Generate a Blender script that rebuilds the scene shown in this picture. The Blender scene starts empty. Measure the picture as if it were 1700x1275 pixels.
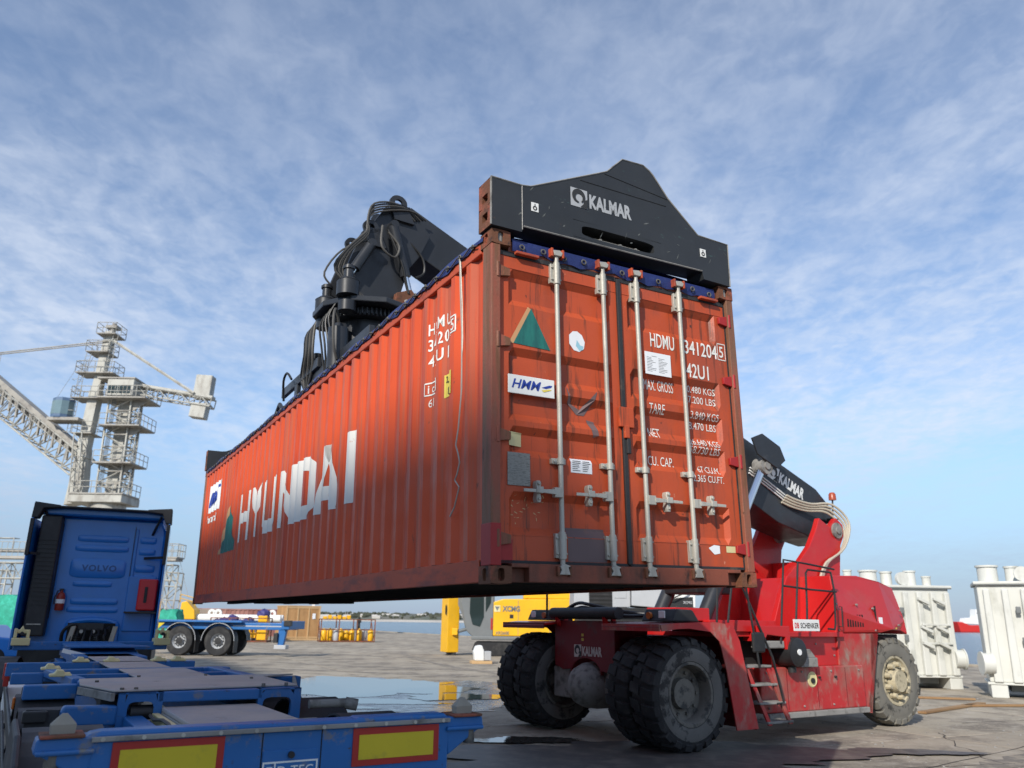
import bpy, bmesh, math, random
from mathutils import Matrix, Vector
random.seed(7)
S = bpy.context.scene
COL = S.collection
R = math.radians

# ------------------------------------------------------------------ camera
CAM_H = 1.82
PITCH, ROLL = R(16.54), R(0.8)
fw = Vector((0, math.cos(PITCH), math.sin(PITCH)))
up0 = Vector((0, -math.sin(PITCH), math.cos(PITCH)))
r0 = Vector((1, 0, 0))
cr = r0*math.cos(ROLL) + up0*math.sin(ROLL)
cu = -r0*math.sin(ROLL) + up0*math.cos(ROLL)
cd = bpy.data.cameras.new('camera')
cam = bpy.data.objects.new('camera', cd); COL.objects.link(cam)
mx = Matrix((cr, cu, -fw)).transposed().to_4x4(); mx.translation = (0, 0, CAM_H)
cam.matrix_world = mx
cd.sensor_fit = 'HORIZONTAL'; cd.sensor_width = 36; cd.lens = 28.04
cd.clip_start = 0.05; cd.clip_end = 20000
cd.dof.use_dof = True; cd.dof.focus_distance = 7.5; cd.dof.aperture_fstop = 2.2
S.camera = cam

# ------------------------------------------------------------------ light
SUN_EL, SUN_AZ = R(31.5), R(25)            # azimuth: left of straight behind the camera
to_sun = Vector((-math.sin(SUN_AZ)*math.cos(SUN_EL), -math.cos(SUN_AZ)*math.cos(SUN_EL), math.sin(SUN_EL)))
sl = bpy.data.lights.new('sun', 'SUN'); sl.energy = 3.9; sl.angle = R(0.53); sl.color = (1.0, 0.95, 0.87)
so = bpy.data.objects.new('sun', sl); COL.objects.link(so)
so.rotation_euler = to_sun.to_track_quat('Z', 'Y').to_euler()
W = bpy.data.worlds.new('World'); S.world = W; W.use_nodes = True
nt = W.node_tree; nt.nodes.clear()
def wn(t, **k):
    n = nt.nodes.new(t)
    for a, b in k.items(): setattr(n, a, b)
    return n
def wl(a, b): nt.links.new(a, b)
sky = wn('ShaderNodeTexSky', sky_type='NISHITA', sun_disc=False)
sky.sun_elevation = SUN_EL; sky.sun_rotation = math.atan2(to_sun.x, to_sun.y)
sky.altitude = 0; sky.air_density = 1.0; sky.dust_density = 0.25; sky.ozone_density = 4.0
tc = wn('ShaderNodeTexCoord')
sep = wn('ShaderNodeSeparateXYZ'); wl(tc.outputs['Generated'], sep.inputs[0])
mz = wn('ShaderNodeMath', operation='MAXIMUM'); wl(sep.outputs['Z'], mz.inputs[0]); mz.inputs[1].default_value = 0.0
mza = wn('ShaderNodeMath', operation='ADD'); wl(mz.outputs[0], mza.inputs[0]); mza.inputs[1].default_value = 0.10
dv = wn('ShaderNodeVectorMath', operation='DIVIDE')
cmb = wn('ShaderNodeCombineXYZ')
for i in range(3): wl(mza.outputs[0], cmb.inputs[i])
wl(tc.outputs['Generated'], dv.inputs[0]); wl(cmb.outputs[0], dv.inputs[1])
def cloud(scale, rot, st, detail, rough, dist, lo, hi):
    mp = wn('ShaderNodeMapping'); mp.inputs['Rotation'].default_value = (0, 0, rot); mp.inputs['Scale'].default_value = st
    wl(dv.outputs[0], mp.inputs['Vector'])
    n = wn('ShaderNodeTexNoise'); n.inputs['Scale'].default_value = scale; n.inputs['Detail'].default_value = detail
    n.inputs['Roughness'].default_value = rough; n.inputs['Distortion'].default_value = dist
    wl(mp.outputs[0], n.inputs['Vector'])
    m = wn('ShaderNodeMapRange', interpolation_type='SMOOTHSTEP')
    m.inputs['From Min'].default_value = lo; m.inputs['From Max'].default_value = hi
    wl(n.outputs['Fac'], m.inputs['Value']); return m.outputs[0]
def wm(op, a, b):
    n = wn('ShaderNodeMath', operation=op)
    for i, v in enumerate((a, b)):
        if isinstance(v, (int, float)): n.inputs[i].default_value = v
        else: wl(v, n.inputs[i])
    return n.outputs[0]
big = cloud(0.50, R(10), (1, .70, 1), 5, 0.5, 0.5, 0.36, 0.64)
mid = cloud(2.0, R(-14), (1.0, .50, 1), 8, 0.60, 0.5, 0.32, 0.72)
rip = cloud(10.0, R(22), (1.0, .75, 1), 4, 0.55, 0.5, 0.36, 0.68)
rip2 = cloud(24.0, R(-10), (1.0, .80, 1), 3, 0.6, 0.4, 0.34, 0.70)
tex = wm('ADD', wm('MULTIPLY', rip, 0.34), wm('ADD', wm('MULTIPLY', mid, 0.46), wm('MULTIPLY', rip2, 0.20)))
msk = wm('MULTIPLY', wm('ADD', wm('MULTIPLY', big, 0.72), 0.26), wm('ADD', wm('MULTIPLY', tex, 0.78), 0.18))
hz = wn('ShaderNodeMapRange', interpolation_type='SMOOTHSTEP'); hz.inputs['From Min'].default_value = 0.0; hz.inputs['From Max'].default_value = 0.12
wl(sep.outputs['Z'], hz.inputs['Value'])
msk = wm('MULTIPLY', msk, hz.outputs[0])
b1 = wn('ShaderNodeBackground'); b1.inputs['Strength'].default_value = 0.14; wl(sky.outputs[0], b1.inputs['Color'])
b2 = wn('ShaderNodeBackground'); b2.inputs['Color'].default_value = (0.64, 0.70, 0.81, 1); b2.inputs['Strength'].default_value = 1.0
mxs = wn('ShaderNodeMixShader'); wl(msk, mxs.inputs[0]); wl(b1.outputs[0], mxs.inputs[1]); wl(b2.outputs[0], mxs.inputs[2])
hb_ = wn('ShaderNodeMapRange', interpolation_type='SMOOTHSTEP'); hb_.inputs['From Min'].default_value = -0.02; hb_.inputs['From Max'].default_value = 0.24
hb_.inputs['To Min'].default_value = 0.85; hb_.inputs['To Max'].default_value = 0.0; wl(sep.outputs['Z'], hb_.inputs['Value'])
b3 = wn('ShaderNodeBackground'); b3.inputs['Color'].default_value = (0.29, 0.43, 0.70, 1); b3.inputs['Strength'].default_value = 0.66
mx2 = wn('ShaderNodeMixShader'); wl(hb_.outputs[0], mx2.inputs[0]); wl(mxs.outputs[0], mx2.inputs[1]); wl(b3.outputs[0], mx2.inputs[2])
wo = wn('ShaderNodeOutputWorld'); wl(mx2.outputs[0], wo.inputs[0])
vs = S.view_settings
vs.view_transform = 'Standard'; vs.look = 'None'; vs.gamma = 1; vs.use_curve_mapping = False; vs.exposure = 0.26

# ------------------------------------------------------------------ materials
def lin(h):
    def f(c): c /= 255; return c/12.92 if c <= .04045 else ((c+.055)/1.055)**2.4
    return tuple(f(c) for c in h)
def M(name, c, rough=.5, metal=0., layers=(), var=.12, vs_=1.7, bump=0., bs=40, spec=.5, coat=0., emit=0., trans=0., ior=1.45, rnd=0., rvar=.0):
    """layers: (colour, scale, lo, hi, stretch) noise-masked second colours"""
    m = bpy.data.materials.new(name); m.use_nodes = True
    t = m.node_tree; n = t.nodes; L = t.links.new
    p = n['Principled BSDF']
    co = n.new('ShaderNodeTexCoord').outputs['Object']
    def noise(scale, st, det=6, ro=.6, off=0):
        mp = n.new('ShaderNodeMapping'); mp.inputs['Scale'].default_value = st; mp.inputs['Location'].default_value = (off, off*.7, off*.3)
        L(co, mp.inputs['Vector'])
        x = n.new('ShaderNodeTexNoise'); x.inputs['Scale'].default_value = scale; x.inputs['Detail'].default_value = det; x.inputs['Roughness'].default_value = ro
        L(mp.outputs[0], x.inputs['Vector']); return x.outputs['Fac']
    def rng(v, a, b, lo=0., hi=1.):
        x = n.new('ShaderNodeMapRange'); x.inputs['From Min'].default_value = a; x.inputs['From Max'].default_value = b
        x.inputs['To Min'].default_value = lo; x.inputs['To Max'].default_value = hi
        L(v, x.inputs['Value']); return x.outputs[0]
    def mix(f, a, b, mode='MIX'):
        x = n.new('ShaderNodeMix'); x.data_type = 'RGBA'; x.blend_type = mode
        if isinstance(f, float): x.inputs[0].default_value = f
        else: L(f, x.inputs[0])
        for s, v in ((x.inputs[6], a), (x.inputs[7], b)):
            if isinstance(v, tuple): s.default_value = v + (1,)
            else: L(v, s)
        return x.outputs[2]
    col = tuple(c)
    for i, (c2, sc, lo, hi, st) in enumerate(layers):
        col = mix(rng(noise(sc, st, 8, .65, 3.1*i+1), lo, hi), col, tuple(c2))
    if var:
        g = n.new('ShaderNodeCombineColor')
        v = rng(noise(vs_, (1, 1, 1), 7, .62, 9.), .25, .75, 1-var, 1+var)
        for k in range(3): L(v, g.inputs[k])
        col = mix(1.0, col, g.outputs[0], 'MULTIPLY')
    if rnd:
        oi = n.new('ShaderNodeObjectInfo'); g = n.new('ShaderNodeCombineColor')
        v = rng(oi.outputs['Random'], 0, 1, 1-rnd, 1+rnd)
        for k in range(3): L(v, g.inputs[k])
        col = mix(1.0, col, g.outputs[0], 'MULTIPLY')
    if isinstance(col, tuple): p.inputs['Base Color'].default_value = col + (1,)
    else: L(col, p.inputs['Base Color'])
    p.inputs['Roughness'].default_value = rough
    if rvar: L(rng(noise(3.3, (1, 1, 1), 6, .6, 5.), .3, .7, max(.02, rough-rvar), min(1, rough+rvar)), p.inputs['Roughness'])
    p.inputs['Metallic'].default_value = metal; p.inputs['Specular IOR Level'].default_value = spec
    p.inputs['Coat Weight'].default_value = coat; p.inputs['IOR'].default_value = ior
    p.inputs['Transmission Weight'].default_value = trans
    if emit: p.inputs['Emission Color'].default_value = tuple(c) + (1,); p.inputs['Emission Strength'].default_value = emit
    if bump:
        b = n.new('ShaderNodeBump'); b.inputs['Strength'].default_value = bump; b.inputs['Distance'].default_value = .02
        L(noise(bs, (1, 1, 1), 8, .65, 2.), b.inputs['Height']); L(b.outputs[0], p.inputs['Normal'])
    return m

# ------------------------------------------------------------------ mesh builder
AX = {'x': 0, 'y': 1, 'z': 2}
class MB:
    def __init__(s): s.v = []; s.f = []; s.sm = []
    def add(s, vs, fs, smooth=False):
        o = len(s.v); s.v += [tuple(v) for v in vs]
        s.f += [tuple(i+o for i in f) for f in fs]; s.sm += [smooth]*len(fs); return s
    def box(s, x0, x1, y0, y1, z0, z1):
        v = [(x, y, z) for z in (z0, z1) for y in (y0, y1) for x in (x0, x1)]
        return s.add(v, [(0,2,3,1),(4,5,7,6),(0,1,5,4),(2,6,7,3),(0,4,6,2),(1,3,7,5)])
    def obox(s, p0, p1, w, h, up=(0, 0, 1)):
        """beam of width w, height h from p0 to p1"""
        p0, p1 = Vector(p0), Vector(p1); d = (p1-p0).normalized(); u = Vector(up)
        a = d.cross(u)
        if a.length < 1e-4: a = d.cross(Vector((1, 0, 0)))
        a.normalize(); u = a.cross(d).normalized(); a *= w/2; u *= h/2
        v = [p+i*a+j*u for p in (p0, p1) for j in (-1, 1) for i in (-1, 1)]
        return s.add(v, [(0,2,3,1),(4,5,7,6),(0,1,5,4),(2,6,7,3),(0,4,6,2),(1,3,7,5)])
    def prism(s, poly, axis, a, b):
        """polygon in the plane of the two other axes (x,y,z order), extruded along axis from a to b"""
        k = AX[axis]; n = len(poly)
        def pt(q, h):
            r = list(q); r.insert(k, h); return tuple(r)
        v = [pt(q, a) for q in poly] + [pt(q, b) for q in poly]
        f = [tuple(range(n))[::-1], tuple(range(n, 2*n))] + [(i, (i+1) % n, (i+1) % n+n, i+n) for i in range(n)]
        return s.add(v, f)
    def cyl(s, p0, p1, r, r1=None, n=14, cap=True):
        return s.tube([p0, p1], [r, r if r1 is None else r1], n, cap)
    def tube(s, pts, r, n=8, cap=True):
        pts = [Vector(p) for p in pts]; m = len(pts)
        rs = r if isinstance(r, (list, tuple)) else [r]*m
        vs = []; ref = None
        for i, p in enumerate(pts):
            d = (pts[min(i+1, m-1)]-pts[max(i-1, 0)]).normalized()
            if ref is None:
                ref = d.cross(Vector((0, 0, 1)))
                if ref.length < 1e-3: ref = d.cross(Vector((1, 0, 0)))
            ref = (ref - d*ref.dot(d)).normalized(); b = d.cross(ref)
            for j in range(n):
                a = 2*math.pi*j/n; vs.append(p + (ref*math.cos(a)+b*math.sin(a))*rs[i])
        fs = [(i*n+j, i*n+(j+1) % n, (i+1)*n+(j+1) % n, (i+1)*n+j) for i in range(m-1) for j in range(n)]
        o = len(s.v); s.add(vs, fs, True)
        if cap: s.f += [tuple(o+j for j in range(n))[::-1], tuple(o+(m-1)*n+j for j in range(n))]; s.sm += [False]*2
        return s
    def lathe(s, prof, origin=(0, 0, 0), axis='y', n=32, smooth=True):
        """profile of (radius, offset along axis)"""
        k = AX[axis]; o = Vector(origin); vs = []
        for (r, h) in prof:
            for j in range(n):
                a = 2*math.pi*j/n; q = [r*math.cos(a), r*math.sin(a)]; q.insert(k, h); vs.append(o+Vector(q))
        m = len(prof)
        fs = [(i*n+j, i*n+(j+1) % n, (i+1)*n+(j+1) % n, (i+1)*n+j) for i in range(m-1) for j in range(n)]
        return s.add(vs, fs, smooth)
    def ring_plate(s, outer, hole, fn, depth):
        """flat plate (2-d outer rect sampled like hole) with a hole; fn maps (u,v,d) to 3-d, d = depth behind the face"""
        n = len(hole)
        v = [fn(u, w, 0) for u, w in outer]+[fn(u, w, 0) for u, w in hole]+[fn(u, w, depth) for u, w in hole]
        f = [(i, (i+1) % n, (i+1) % n+n, i+n) for i in range(n)]+[(i+n, (i+1) % n+n, (i+1) % n+2*n, i+2*n) for i in range(n)]
        return s.add(v, f)
    def build(s, name, mat, parent=None, bevel=0., M_=None, seg=2):
        me = bpy.data.meshes.new(name); me.from_pydata(s.v, [], s.f); me.update()
        bm = bmesh.new(); bm.from_mesh(me); bmesh.ops.recalc_face_normals(bm, faces=bm.faces)
        bm.to_mesh(me); bm.free()
        if any(s.sm):
            me.polygons.foreach_set('use_smooth', s.sm); me.update()
            me.set_sharp_from_angle(angle=R(38))
        me.materials.append(mat)
        return put(name, me, parent, bevel, M_, seg)
def put(name, me, parent=None, bevel=0., M_=None, seg=2):
    o = bpy.data.objects.new(name, me); COL.objects.link(o)
    if parent is not None: o.parent = parent
    if M_ is not None: o.matrix_local = M_
    if bevel:
        b = o.modifiers.new('bevel', 'BEVEL'); b.width = bevel; b.segments = seg; b.limit_method = 'ANGLE'; b.angle_limit = R(40)
    return o
def thing(name, label, cat, mat4=None, group=None):
    o = bpy.data.objects.new(name, None); COL.objects.link(o); o.empty_display_size = .3
    if mat4 is not None: o.matrix_world = mat4
    return tag(o, label, cat, group)
def tag(o, label, cat, group=None):
    o['label'] = label; o['category'] = cat
    if group: o['group'] = group
    return o
def struct(o): o['kind'] = 'structure'; return o
def place(x, y, z=0, rz=0, sc=1): return Matrix.Translation((x, y, z)) @ Matrix.Rotation(R(rz), 4, 'Z') @ Matrix.Scale(sc, 4)
def rect_ring(u0, u1, v0, v1, n):
    """n points around a rectangle by angle, matching oval() order"""
    cu_, cv_ = (u0+u1)/2, (v0+v1)/2; out = []
    for j in range(n):
        a = 2*math.pi*(j+.5)/n; c, s_ = math.cos(a), math.sin(a)
        k = min((u1-u0)/2/abs(c) if abs(c) > 1e-9 else 1e9, (v1-v0)/2/abs(s_) if abs(s_) > 1e-9 else 1e9)
        out.append((cu_+c*k, cv_+s_*k))
    return out
def oval(cu_, cv_, a_, b_, n, p=.6):
    out = []
    for j in range(n):
        a = 2*math.pi*(j+.5)/n; c, s_ = math.cos(a), math.sin(a)
        out.append((cu_+a_*math.copysign(abs(c)**p, c), cv_+b_*math.copysign(abs(s_)**p, s_)))
    return out
def text_bm(txt, height, xs=1., bold=0., shear=0., space=1., sub=0):
    cu_ = bpy.data.curves.new('t', 'FONT'); cu_.body = txt; cu_.size = 1.; cu_.offset = bold; cu_.shear = shear; cu_.space_character = space
    cu_.resolution_u = 3; cu_.fill_mode = 'FRONT'
    o = bpy.data.objects.new('t', cu_); COL.objects.link(o)
    dg = bpy.context.evaluated_depsgraph_get(); dg.update()
    me = bpy.data.meshes.new_from_object(o.evaluated_get(dg))
    bpy.data.objects.remove(o); bpy.data.curves.remove(cu_)
    bm = bmesh.new(); bm.from_mesh(me); bpy.data.meshes.remove(me)
    xs_ = [v.co.x for v in bm.verts]; ys_ = [v.co.y for v in bm.verts]
    x0, y0, h = min(xs_), min(ys_), max(ys_)-min(ys_); w = max(xs_)-x0
    k = height/h
    for v in bm.verts: v.co = Vector(((v.co.x-x0)*k*xs, (v.co.y-y0)*k, 0))
    return bm, w*k*xs
def lettering(name, txt, height, origin, ex, ey, mat, parent, xs=1., bold=0., shear=0., space=1., drape=None, width=None, M_=None):
    """flat painted lettering: ex, ey are the reading and up directions; drape=(axis, breaks, fn(co)->co)"""
    bm, w = text_bm(txt, height, xs, bold, shear, space)
    if width:
        for v in bm.verts: v.co.x *= width/w
    ex, ey, o = Vector(ex), Vector(ey), Vector(origin)
    for v in bm.verts: v.co = o + ex*v.co.x + ey*v.co.y
    return flat(name, bm, mat, parent, drape, M_)
def flat(name, bm, mat, parent, drape=None, M_=None):
    if drape:
        ax, brk, fn = drape; nrm = Vector((0, 0, 0)); nrm[ax] = 1
        lo = min(v.co[ax] for v in bm.verts); hi = max(v.co[ax] for v in bm.verts)
        for b in brk:
            if lo < b < hi:
                pt = Vector((0, 0, 0)); pt[ax] = b
                bmesh.ops.bisect_plane(bm, geom=bm.verts[:]+bm.edges[:]+bm.faces[:], plane_co=pt, plane_no=nrm)
        for v in bm.verts: v.co = fn(v.co)
    me = bpy.data.meshes.new(name); bm.to_mesh(me); bm.free(); me.materials.append(mat)
    return put(name, me, parent, 0, M_)
def poly_bm(pts):
    bm = bmesh.new(); bm.faces.new([bm.verts.new(p) for p in pts]); return bm
# ------------------------------------------------------------------ material set
RUST = (.10, .035, .016); DUST = (.30, .25, .19)
m_concrete = M('concrete', (.345, .295, .225), .9, layers=[((.19, .16, .125), .9, .46, .62, (1, 1, 1)), ((.40, .35, .27), 14, .56, .66, (1, 1, 1)), ((.12, .105, .09), 22, .62, .70, (1, 1, 1)), ((.42, .37, .30), 2.3, .52, .75, (1, 1, 1)), ((.09, .08, .07), 6., .66, .8, (1, 1, 1))], var=.14, vs_=.35, bump=.5, bs=30, rnd=.09)
m_joint = M('joint_filler', (.07, .06, .05), .95, var=.2, bump=.4)
m_stain_shade = M('stain_and_shade_concrete', (.075, .065, .06), .55, layers=[((.14, .12, .10), 3, .45, .65, (1, 1, 1))], var=.2)
m_orange = M('container_paint', (.60, .075, .014), .48, layers=[((.47, .10, .045), 1.5, .52, .60, (1, 5., .12)), ((.46, .04, .008), 2.6, .54, .66, (1, 8, .15)), ((.16, .05, .025), 9, .66, .71, (1, 1.5, .5)), ((.10, .035, .02), 3.2, .70, .74, (1, 5, .25))], var=.1, vs_=.8, bump=.08, bs=60, rvar=.12)
m_orange_door = M('container_door_paint', (.48, .074, .022), .5, layers=[((.38, .07, .03), 2.2, .48, .60, (1, 1, .5)), ((.19, .045, .02), 4.5, .55, .63, (3.2, 1, .2)), ((.07, .03, .02), 12, .66, .70, (1, 1, .7)), ((.55, .20, .12), 17, .69, .72, (1, 1, .5))], var=.1, vs_=1.5, bump=.1, bs=70, rvar=.12)
m_post = M('weathered_post_paint', (.30, .085, .05), .6, layers=[((.20, .10, .06), 2.2, .42, .56, (3, 3, .5)), ((.17, .075, .035), 3.5, .50, .62, (4, 4, .35)), ((.05, .025, .015), 9, .62, .7, (1, 1, .6))], var=.15, bump=.2, bs=50)
m_rail = M('side_rail_paint', (.48, .08, .03), .55, layers=[((.24, .055, .035), 2.5, .5, .64, (1, .6, 2)), ((.09, .035, .02), 10, .66, .73, (1, 1, 1))], var=.12, bump=.12)
m_sill = M('door_sill_paint', (.24, .065, .035), .6, layers=[((.13, .05, .03), 3, .46, .6, (1, 1, .4)), ((.04, .025, .02), 6, .58, .68, (1, 1, .4))], var=.2, bump=.2)
m_cast = M('rusty_casting', (.15, .06, .03), .75, layers=[((.28, .08, .045), 4, .52, .6, (1, 1, 1)), ((.05, .025, .018), 7, .58, .66, (1, 1, 1))], var=.2, bump=.35, bs=45)
m_redpatch = M('fresh_red_primer', (.36, .02, .02), .5, layers=[((.40, .07, .03), 5, .55, .66, (1, 1, .5))], var=.15)
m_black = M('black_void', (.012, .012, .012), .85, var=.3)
m_under = M('bitumen_underside', (.018, .016, .015), .8, var=.3, bump=.3)
m_gasket = M('rubber_gasket', (.028, .028, .03), .65, layers=[((.10, .08, .06), 6, .58, .7, (1, 1, .5))], var=.2, bump=.2)
m_galv = M('galvanised_bar', (.46, .44, .38), .5, .25, layers=[((.36, .33, .28), 5, .52, .64, (3, 3, .5)), ((.20, .10, .05), 11, .68, .74, (1, 1, 1))], var=.12, bump=.12, bs=60)
m_white = M('white_lettering', (.78, .76, .70), .6, layers=[((.55, .30, .20), 7, .66, .72, (1, 1, 1))], var=.06)
m_white2 = M('white_paint', (.76, .76, .73), .5, var=.05)
m_teal = M('teal_paint', (.02, .17, .14), .5, layers=[((.015, .11, .10), 4, .45, .6, (2, 2, .5))], var=.15)
m_tan = M('tan_paint', (.55, .30, .14), .55, var=.1)
m_blueink = M('blue_print', (.02, .05, .30), .5, var=.05)
m_ink = M('black_print', (.03, .03, .03), .6, var=.1)
m_yelsticker = M('yellow_sticker', (.75, .60, .10), .5, var=.1)
m_cream = M('cream_sticker', (.66, .58, .30), .55, var=.1)
m_alu = M('data_plate', (.28, .27, .24), .45, .5, layers=[((.16, .15, .13), 30, .5, .6, (1, 1, 4))], var=.15)
m_paper = M('paper', (.80, .81, .82), .7, var=.04)
m_tarp = M('blue_tarpaulin', (.018, .03, .13), .5, layers=[((.045, .06, .18), 5, .55, .7, (1, 1, 1))], var=.2, bump=.5, bs=14)
m_patch = M('grey_repair_patch', (.14, .095, .095), .6, layers=[((.22, .11, .08), 6, .55, .68, (1, 1, 1))], var=.15)
m_black_steel = M('black_machine_paint', (.026, .028, .032), .38, layers=[((.05, .05, .052), 4, .6, .72, (1, 1, 1)), ((.20, .20, .19), 34, .74, .78, (1, 1, 1))], var=.25, rvar=.1)
m_black_worn = M('scuffed_black_beam', (.028, .030, .032), .42, layers=[((.05, .09, .08), 7, .64, .72, (1, 1, 2.5)), ((.13, .065, .03), 5, .66, .74, (1, 3, 1)), ((.24, .23, .21), 28, .735, .76, (1.5, 1, .6))], var=.25, rvar=.12)
m_chrome = M('chrome_rod', (.75, .76, .78), .12, 1., var=.03)
m_hose = M('grey_hose', (.075, .07, .062), .55, var=.15)
m_hosebeige = M('beige_hose', (.46, .42, .33), .55, var=.12)
m_hoseblk = M('black_hose', (.015, .015, .015), .45, var=.2)
m_red = M('red_machine_paint', (.50, .014, .014), .38, layers=[((.44, .05, .04), 1.4, .52, .76, (1, 1, 1.4)), ((.34, .20, .15), 7, .70, .80, (1, 1, .5)), ((.12, .03, .025), 14, .70, .74, (1, 1, .4))], var=.08, coat=.25)
m_redlow = M('dusty_red_paint', (.46, .025, .026), .5, layers=[((.30, .13, .10), 2.2, .45, .66, (1, 1, .7)), ((.32, .26, .21), 4, .54, .72, (1, 1, .5))], var=.12)
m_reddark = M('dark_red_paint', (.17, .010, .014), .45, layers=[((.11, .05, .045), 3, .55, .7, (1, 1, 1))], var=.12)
m_dusty = M('dusty_grey_steel', (.26, .25, .23), .8, layers=[((.12, .11, .10), 6, .5, .65, (1, 1, 1))], var=.2, bump=.2)
m_tyre = M('tyre_rubber', (.020, .020, .021), .82, layers=[((.048, .046, .043), 4, .5, .68, (1, 1, 1))], var=.25, bump=.35, bs=30)
m_tyredust = M('dusty_tyre_wall', (.13, .125, .115), .9, layers=[((.035, .034, .033), 4.5, .52, .60, (1, 1, 1))], var=.2, bump=.25)
m_tyrerear = M('dusty_rear_tyre', (.17, .16, .135), .92, layers=[((.05, .048, .043), 5, .55, .64, (1, 1, 1))], var=.2, bump=.3)
m_rim = M('dusty_rim', (.15, .14, .12), .75, layers=[((.05, .05, .048), 5, .5, .62, (1, 1, 1))], var=.2, bump=.15)
m_rimcream = M('cream_rim', (.46, .40, .27), .75, layers=[((.20, .17, .12), 7, .52, .64, (1, 1, 1))], var=.15, bump=.25)
m_amber = M('amber_lens', (.45, .12, .02), .25, var=.05)
m_lamp = M('lamp_glass', (.8, .8, .78), .15, var=.0)
m_blue = M('blue_truck_paint', (.010, .17, .56), .3, layers=[((.02, .18, .50), 2, .55, .75, (1, 1, 1))], var=.1, coat=.4)
m_bluetr = M('blue_chassis_paint', (.016, .125, .36), .42, layers=[((.04, .14, .36), 2.2, .5, .68, (1, 1, 1)), ((.20, .18, .15), 6, .58, .70, (1, 1, 1)), ((.05, .045, .04), 11, .64, .70, (1, 1, 1))], var=.12)
m_duststeel = M('dust_covered_plate', (.42, .385, .35), .8, layers=[((.32, .32, .34), 1.6, .48, .68, (1, 1, 1)), ((.16, .13, .10), 5, .62, .74, (1, 1, 1))], var=.14, bump=.15)
m_plastic = M('black_plastic', (.018, .018, .019), .5, layers=[((.035, .035, .035), 3, .5, .7, (1, 1, 1))], var=.2)
m_fendergrey = M('grey_plastic_mudguard', (.035, .036, .04), .6, layers=[((.075, .07, .065), 2.5, .5, .7, (1, 1, 1))], var=.2)
m_refred = M('red_reflective', (.38, .025, .018), .45, var=.1)
m_refyel = M('yellow_reflective', (.60, .46, .02), .5, layers=[((.45, .35, .03), 8, .55, .7, (1, 1, 1))], var=.08)
m_redbox = M('red_plastic', (.58, .012, .02), .3, var=.06)
m_yellow = M('yellow_machine_paint', (.78, .42, .012), .4, layers=[((.60, .34, .03), 3, .58, .74, (1, 1, 1))], var=.08)
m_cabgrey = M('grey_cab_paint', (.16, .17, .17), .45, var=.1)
m_silver = M('silver_grey_paint', (.42, .43, .44), .45, var=.08)
m_glass = M('tinted_glass', (.02, .035, .035), .06, var=.0, spec=.8)
m_wood = M('crate_plywood', (.46, .26, .11), .75, layers=[((.36, .19, .075), 2, .45, .65, (1, 1, .25))], var=.14, rnd=.12, bump=.1)
m_batten = M('crate_batten', (.55, .36, .18), .75, var=.12)
m_plank = M('loose_board', (.30, .18, .085), .8, layers=[((.24, .12, .05), 4, .5, .65, (.3, 1, 1))], var=.15)
m_cranewhite = M('crane_cream_paint', (.47, .46, .41), .6, layers=[((.32, .30, .26), .8, .48, .62, (1, 1, .5)), ((.25, .20, .15), 2.2, .64, .74, (1, 1, .4))], var=.1, vs_=.3)
m_cranegrey = M('crane_gallery_grey', (.36, .34, .30), .7, layers=[((.22, .20, .18), .9, .5, .66, (1, 1, 1))], var=.15, vs_=.5)
m_trans = M('transformer_paint', (.60, .60, .55), .45, layers=[((.40, .40, .35), 1.6, .52, .72, (1, 1, .5))], var=.06)
m_green = M('green_netting', (.02, .30, .20), .75, layers=[((.04, .42, .30), 3, .5, .65, (1, 1, 1))], var=.25, bump=.6, bs=10)
m_brownbox = M('brown_container_paint', (.22, .085, .07), .6, layers=[((.33, .17, .14), .5, .48, .6, (1, 1, .3))], var=.15)
m_purple = M('purple_blue_tarp', (.05, .045, .17), .6, var=.25, bump=.5, bs=12)
m_stone = M('grey_timber', (.30, .27, .22), .85, var=.2)
m_shore = M('far_shore_land', (.15, .14, .11), .95, layers=[((.10, .11, .08), .02, .45, .6, (1, 1, 1)), ((.38, .32, .25), .05, .62, .7, (1, 1, 1))], var=.2, vs_=.01)
m_sand = M('far_beach', (.50, .46, .40), .95, var=.15, vs_=.02)
m_housewall = M('far_house_wall', (.62, .58, .52), .8, var=.15, rnd=.25)
m_tree = M('far_tree_foliage', (.07, .075, .05), .9, var=.3, vs_=.3, rnd=.3)
m_shade_block = M('shade_block_concrete', (.48, .46, .42), .9, var=.12, vs_=.1)
m_hull = M('red_hull', (.55, .03, .025), .5, var=.1)

# ------------------------------------------------------------------ ground, sea, far shore
QA = 26.4                                   # quay edge direction
qd = Vector((-math.sin(R(QA)), math.cos(R(QA)), 0)); qn = Vector((math.cos(R(QA)), math.sin(R(QA)), 0))
q0 = Vector((22.5, 41.6, 0))
GM = place(0, 0, 0, QA)
edge = q0.dot(qn)                           # ground-local x of the quay edge
g = MB(); g.box(-900, edge-.4, -400, 420, -3.5, -.035)
ground = struct(g.build('ground', m_joint, None, M_=GM))
SX, SY = 5.0, 4.0
sb = MB(); sb.box(-SX/2+.018, SX/2-.018, -SY/2+.018, SY/2-.018, -.2, 0)
slab0 = None; slabs = []
nx = int(edge // SX)
for i in range(-9, 7):
    for j in range(-3, 22):
        cx, cy = edge-.4-(6-i+.5)*SX, j*SY
        w = Matrix.Rotation(R(QA), 4, 'Z') @ Vector((cx, cy, 0))
        if w.y < 2 or abs(w.x) > w.y*.78+9: continue
        slabs.append((cx, cy))
slabs.sort(key=lambda c: c[0]**2+c[1]**2)
near, rest = slabs[:290], slabs[290:]
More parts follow.
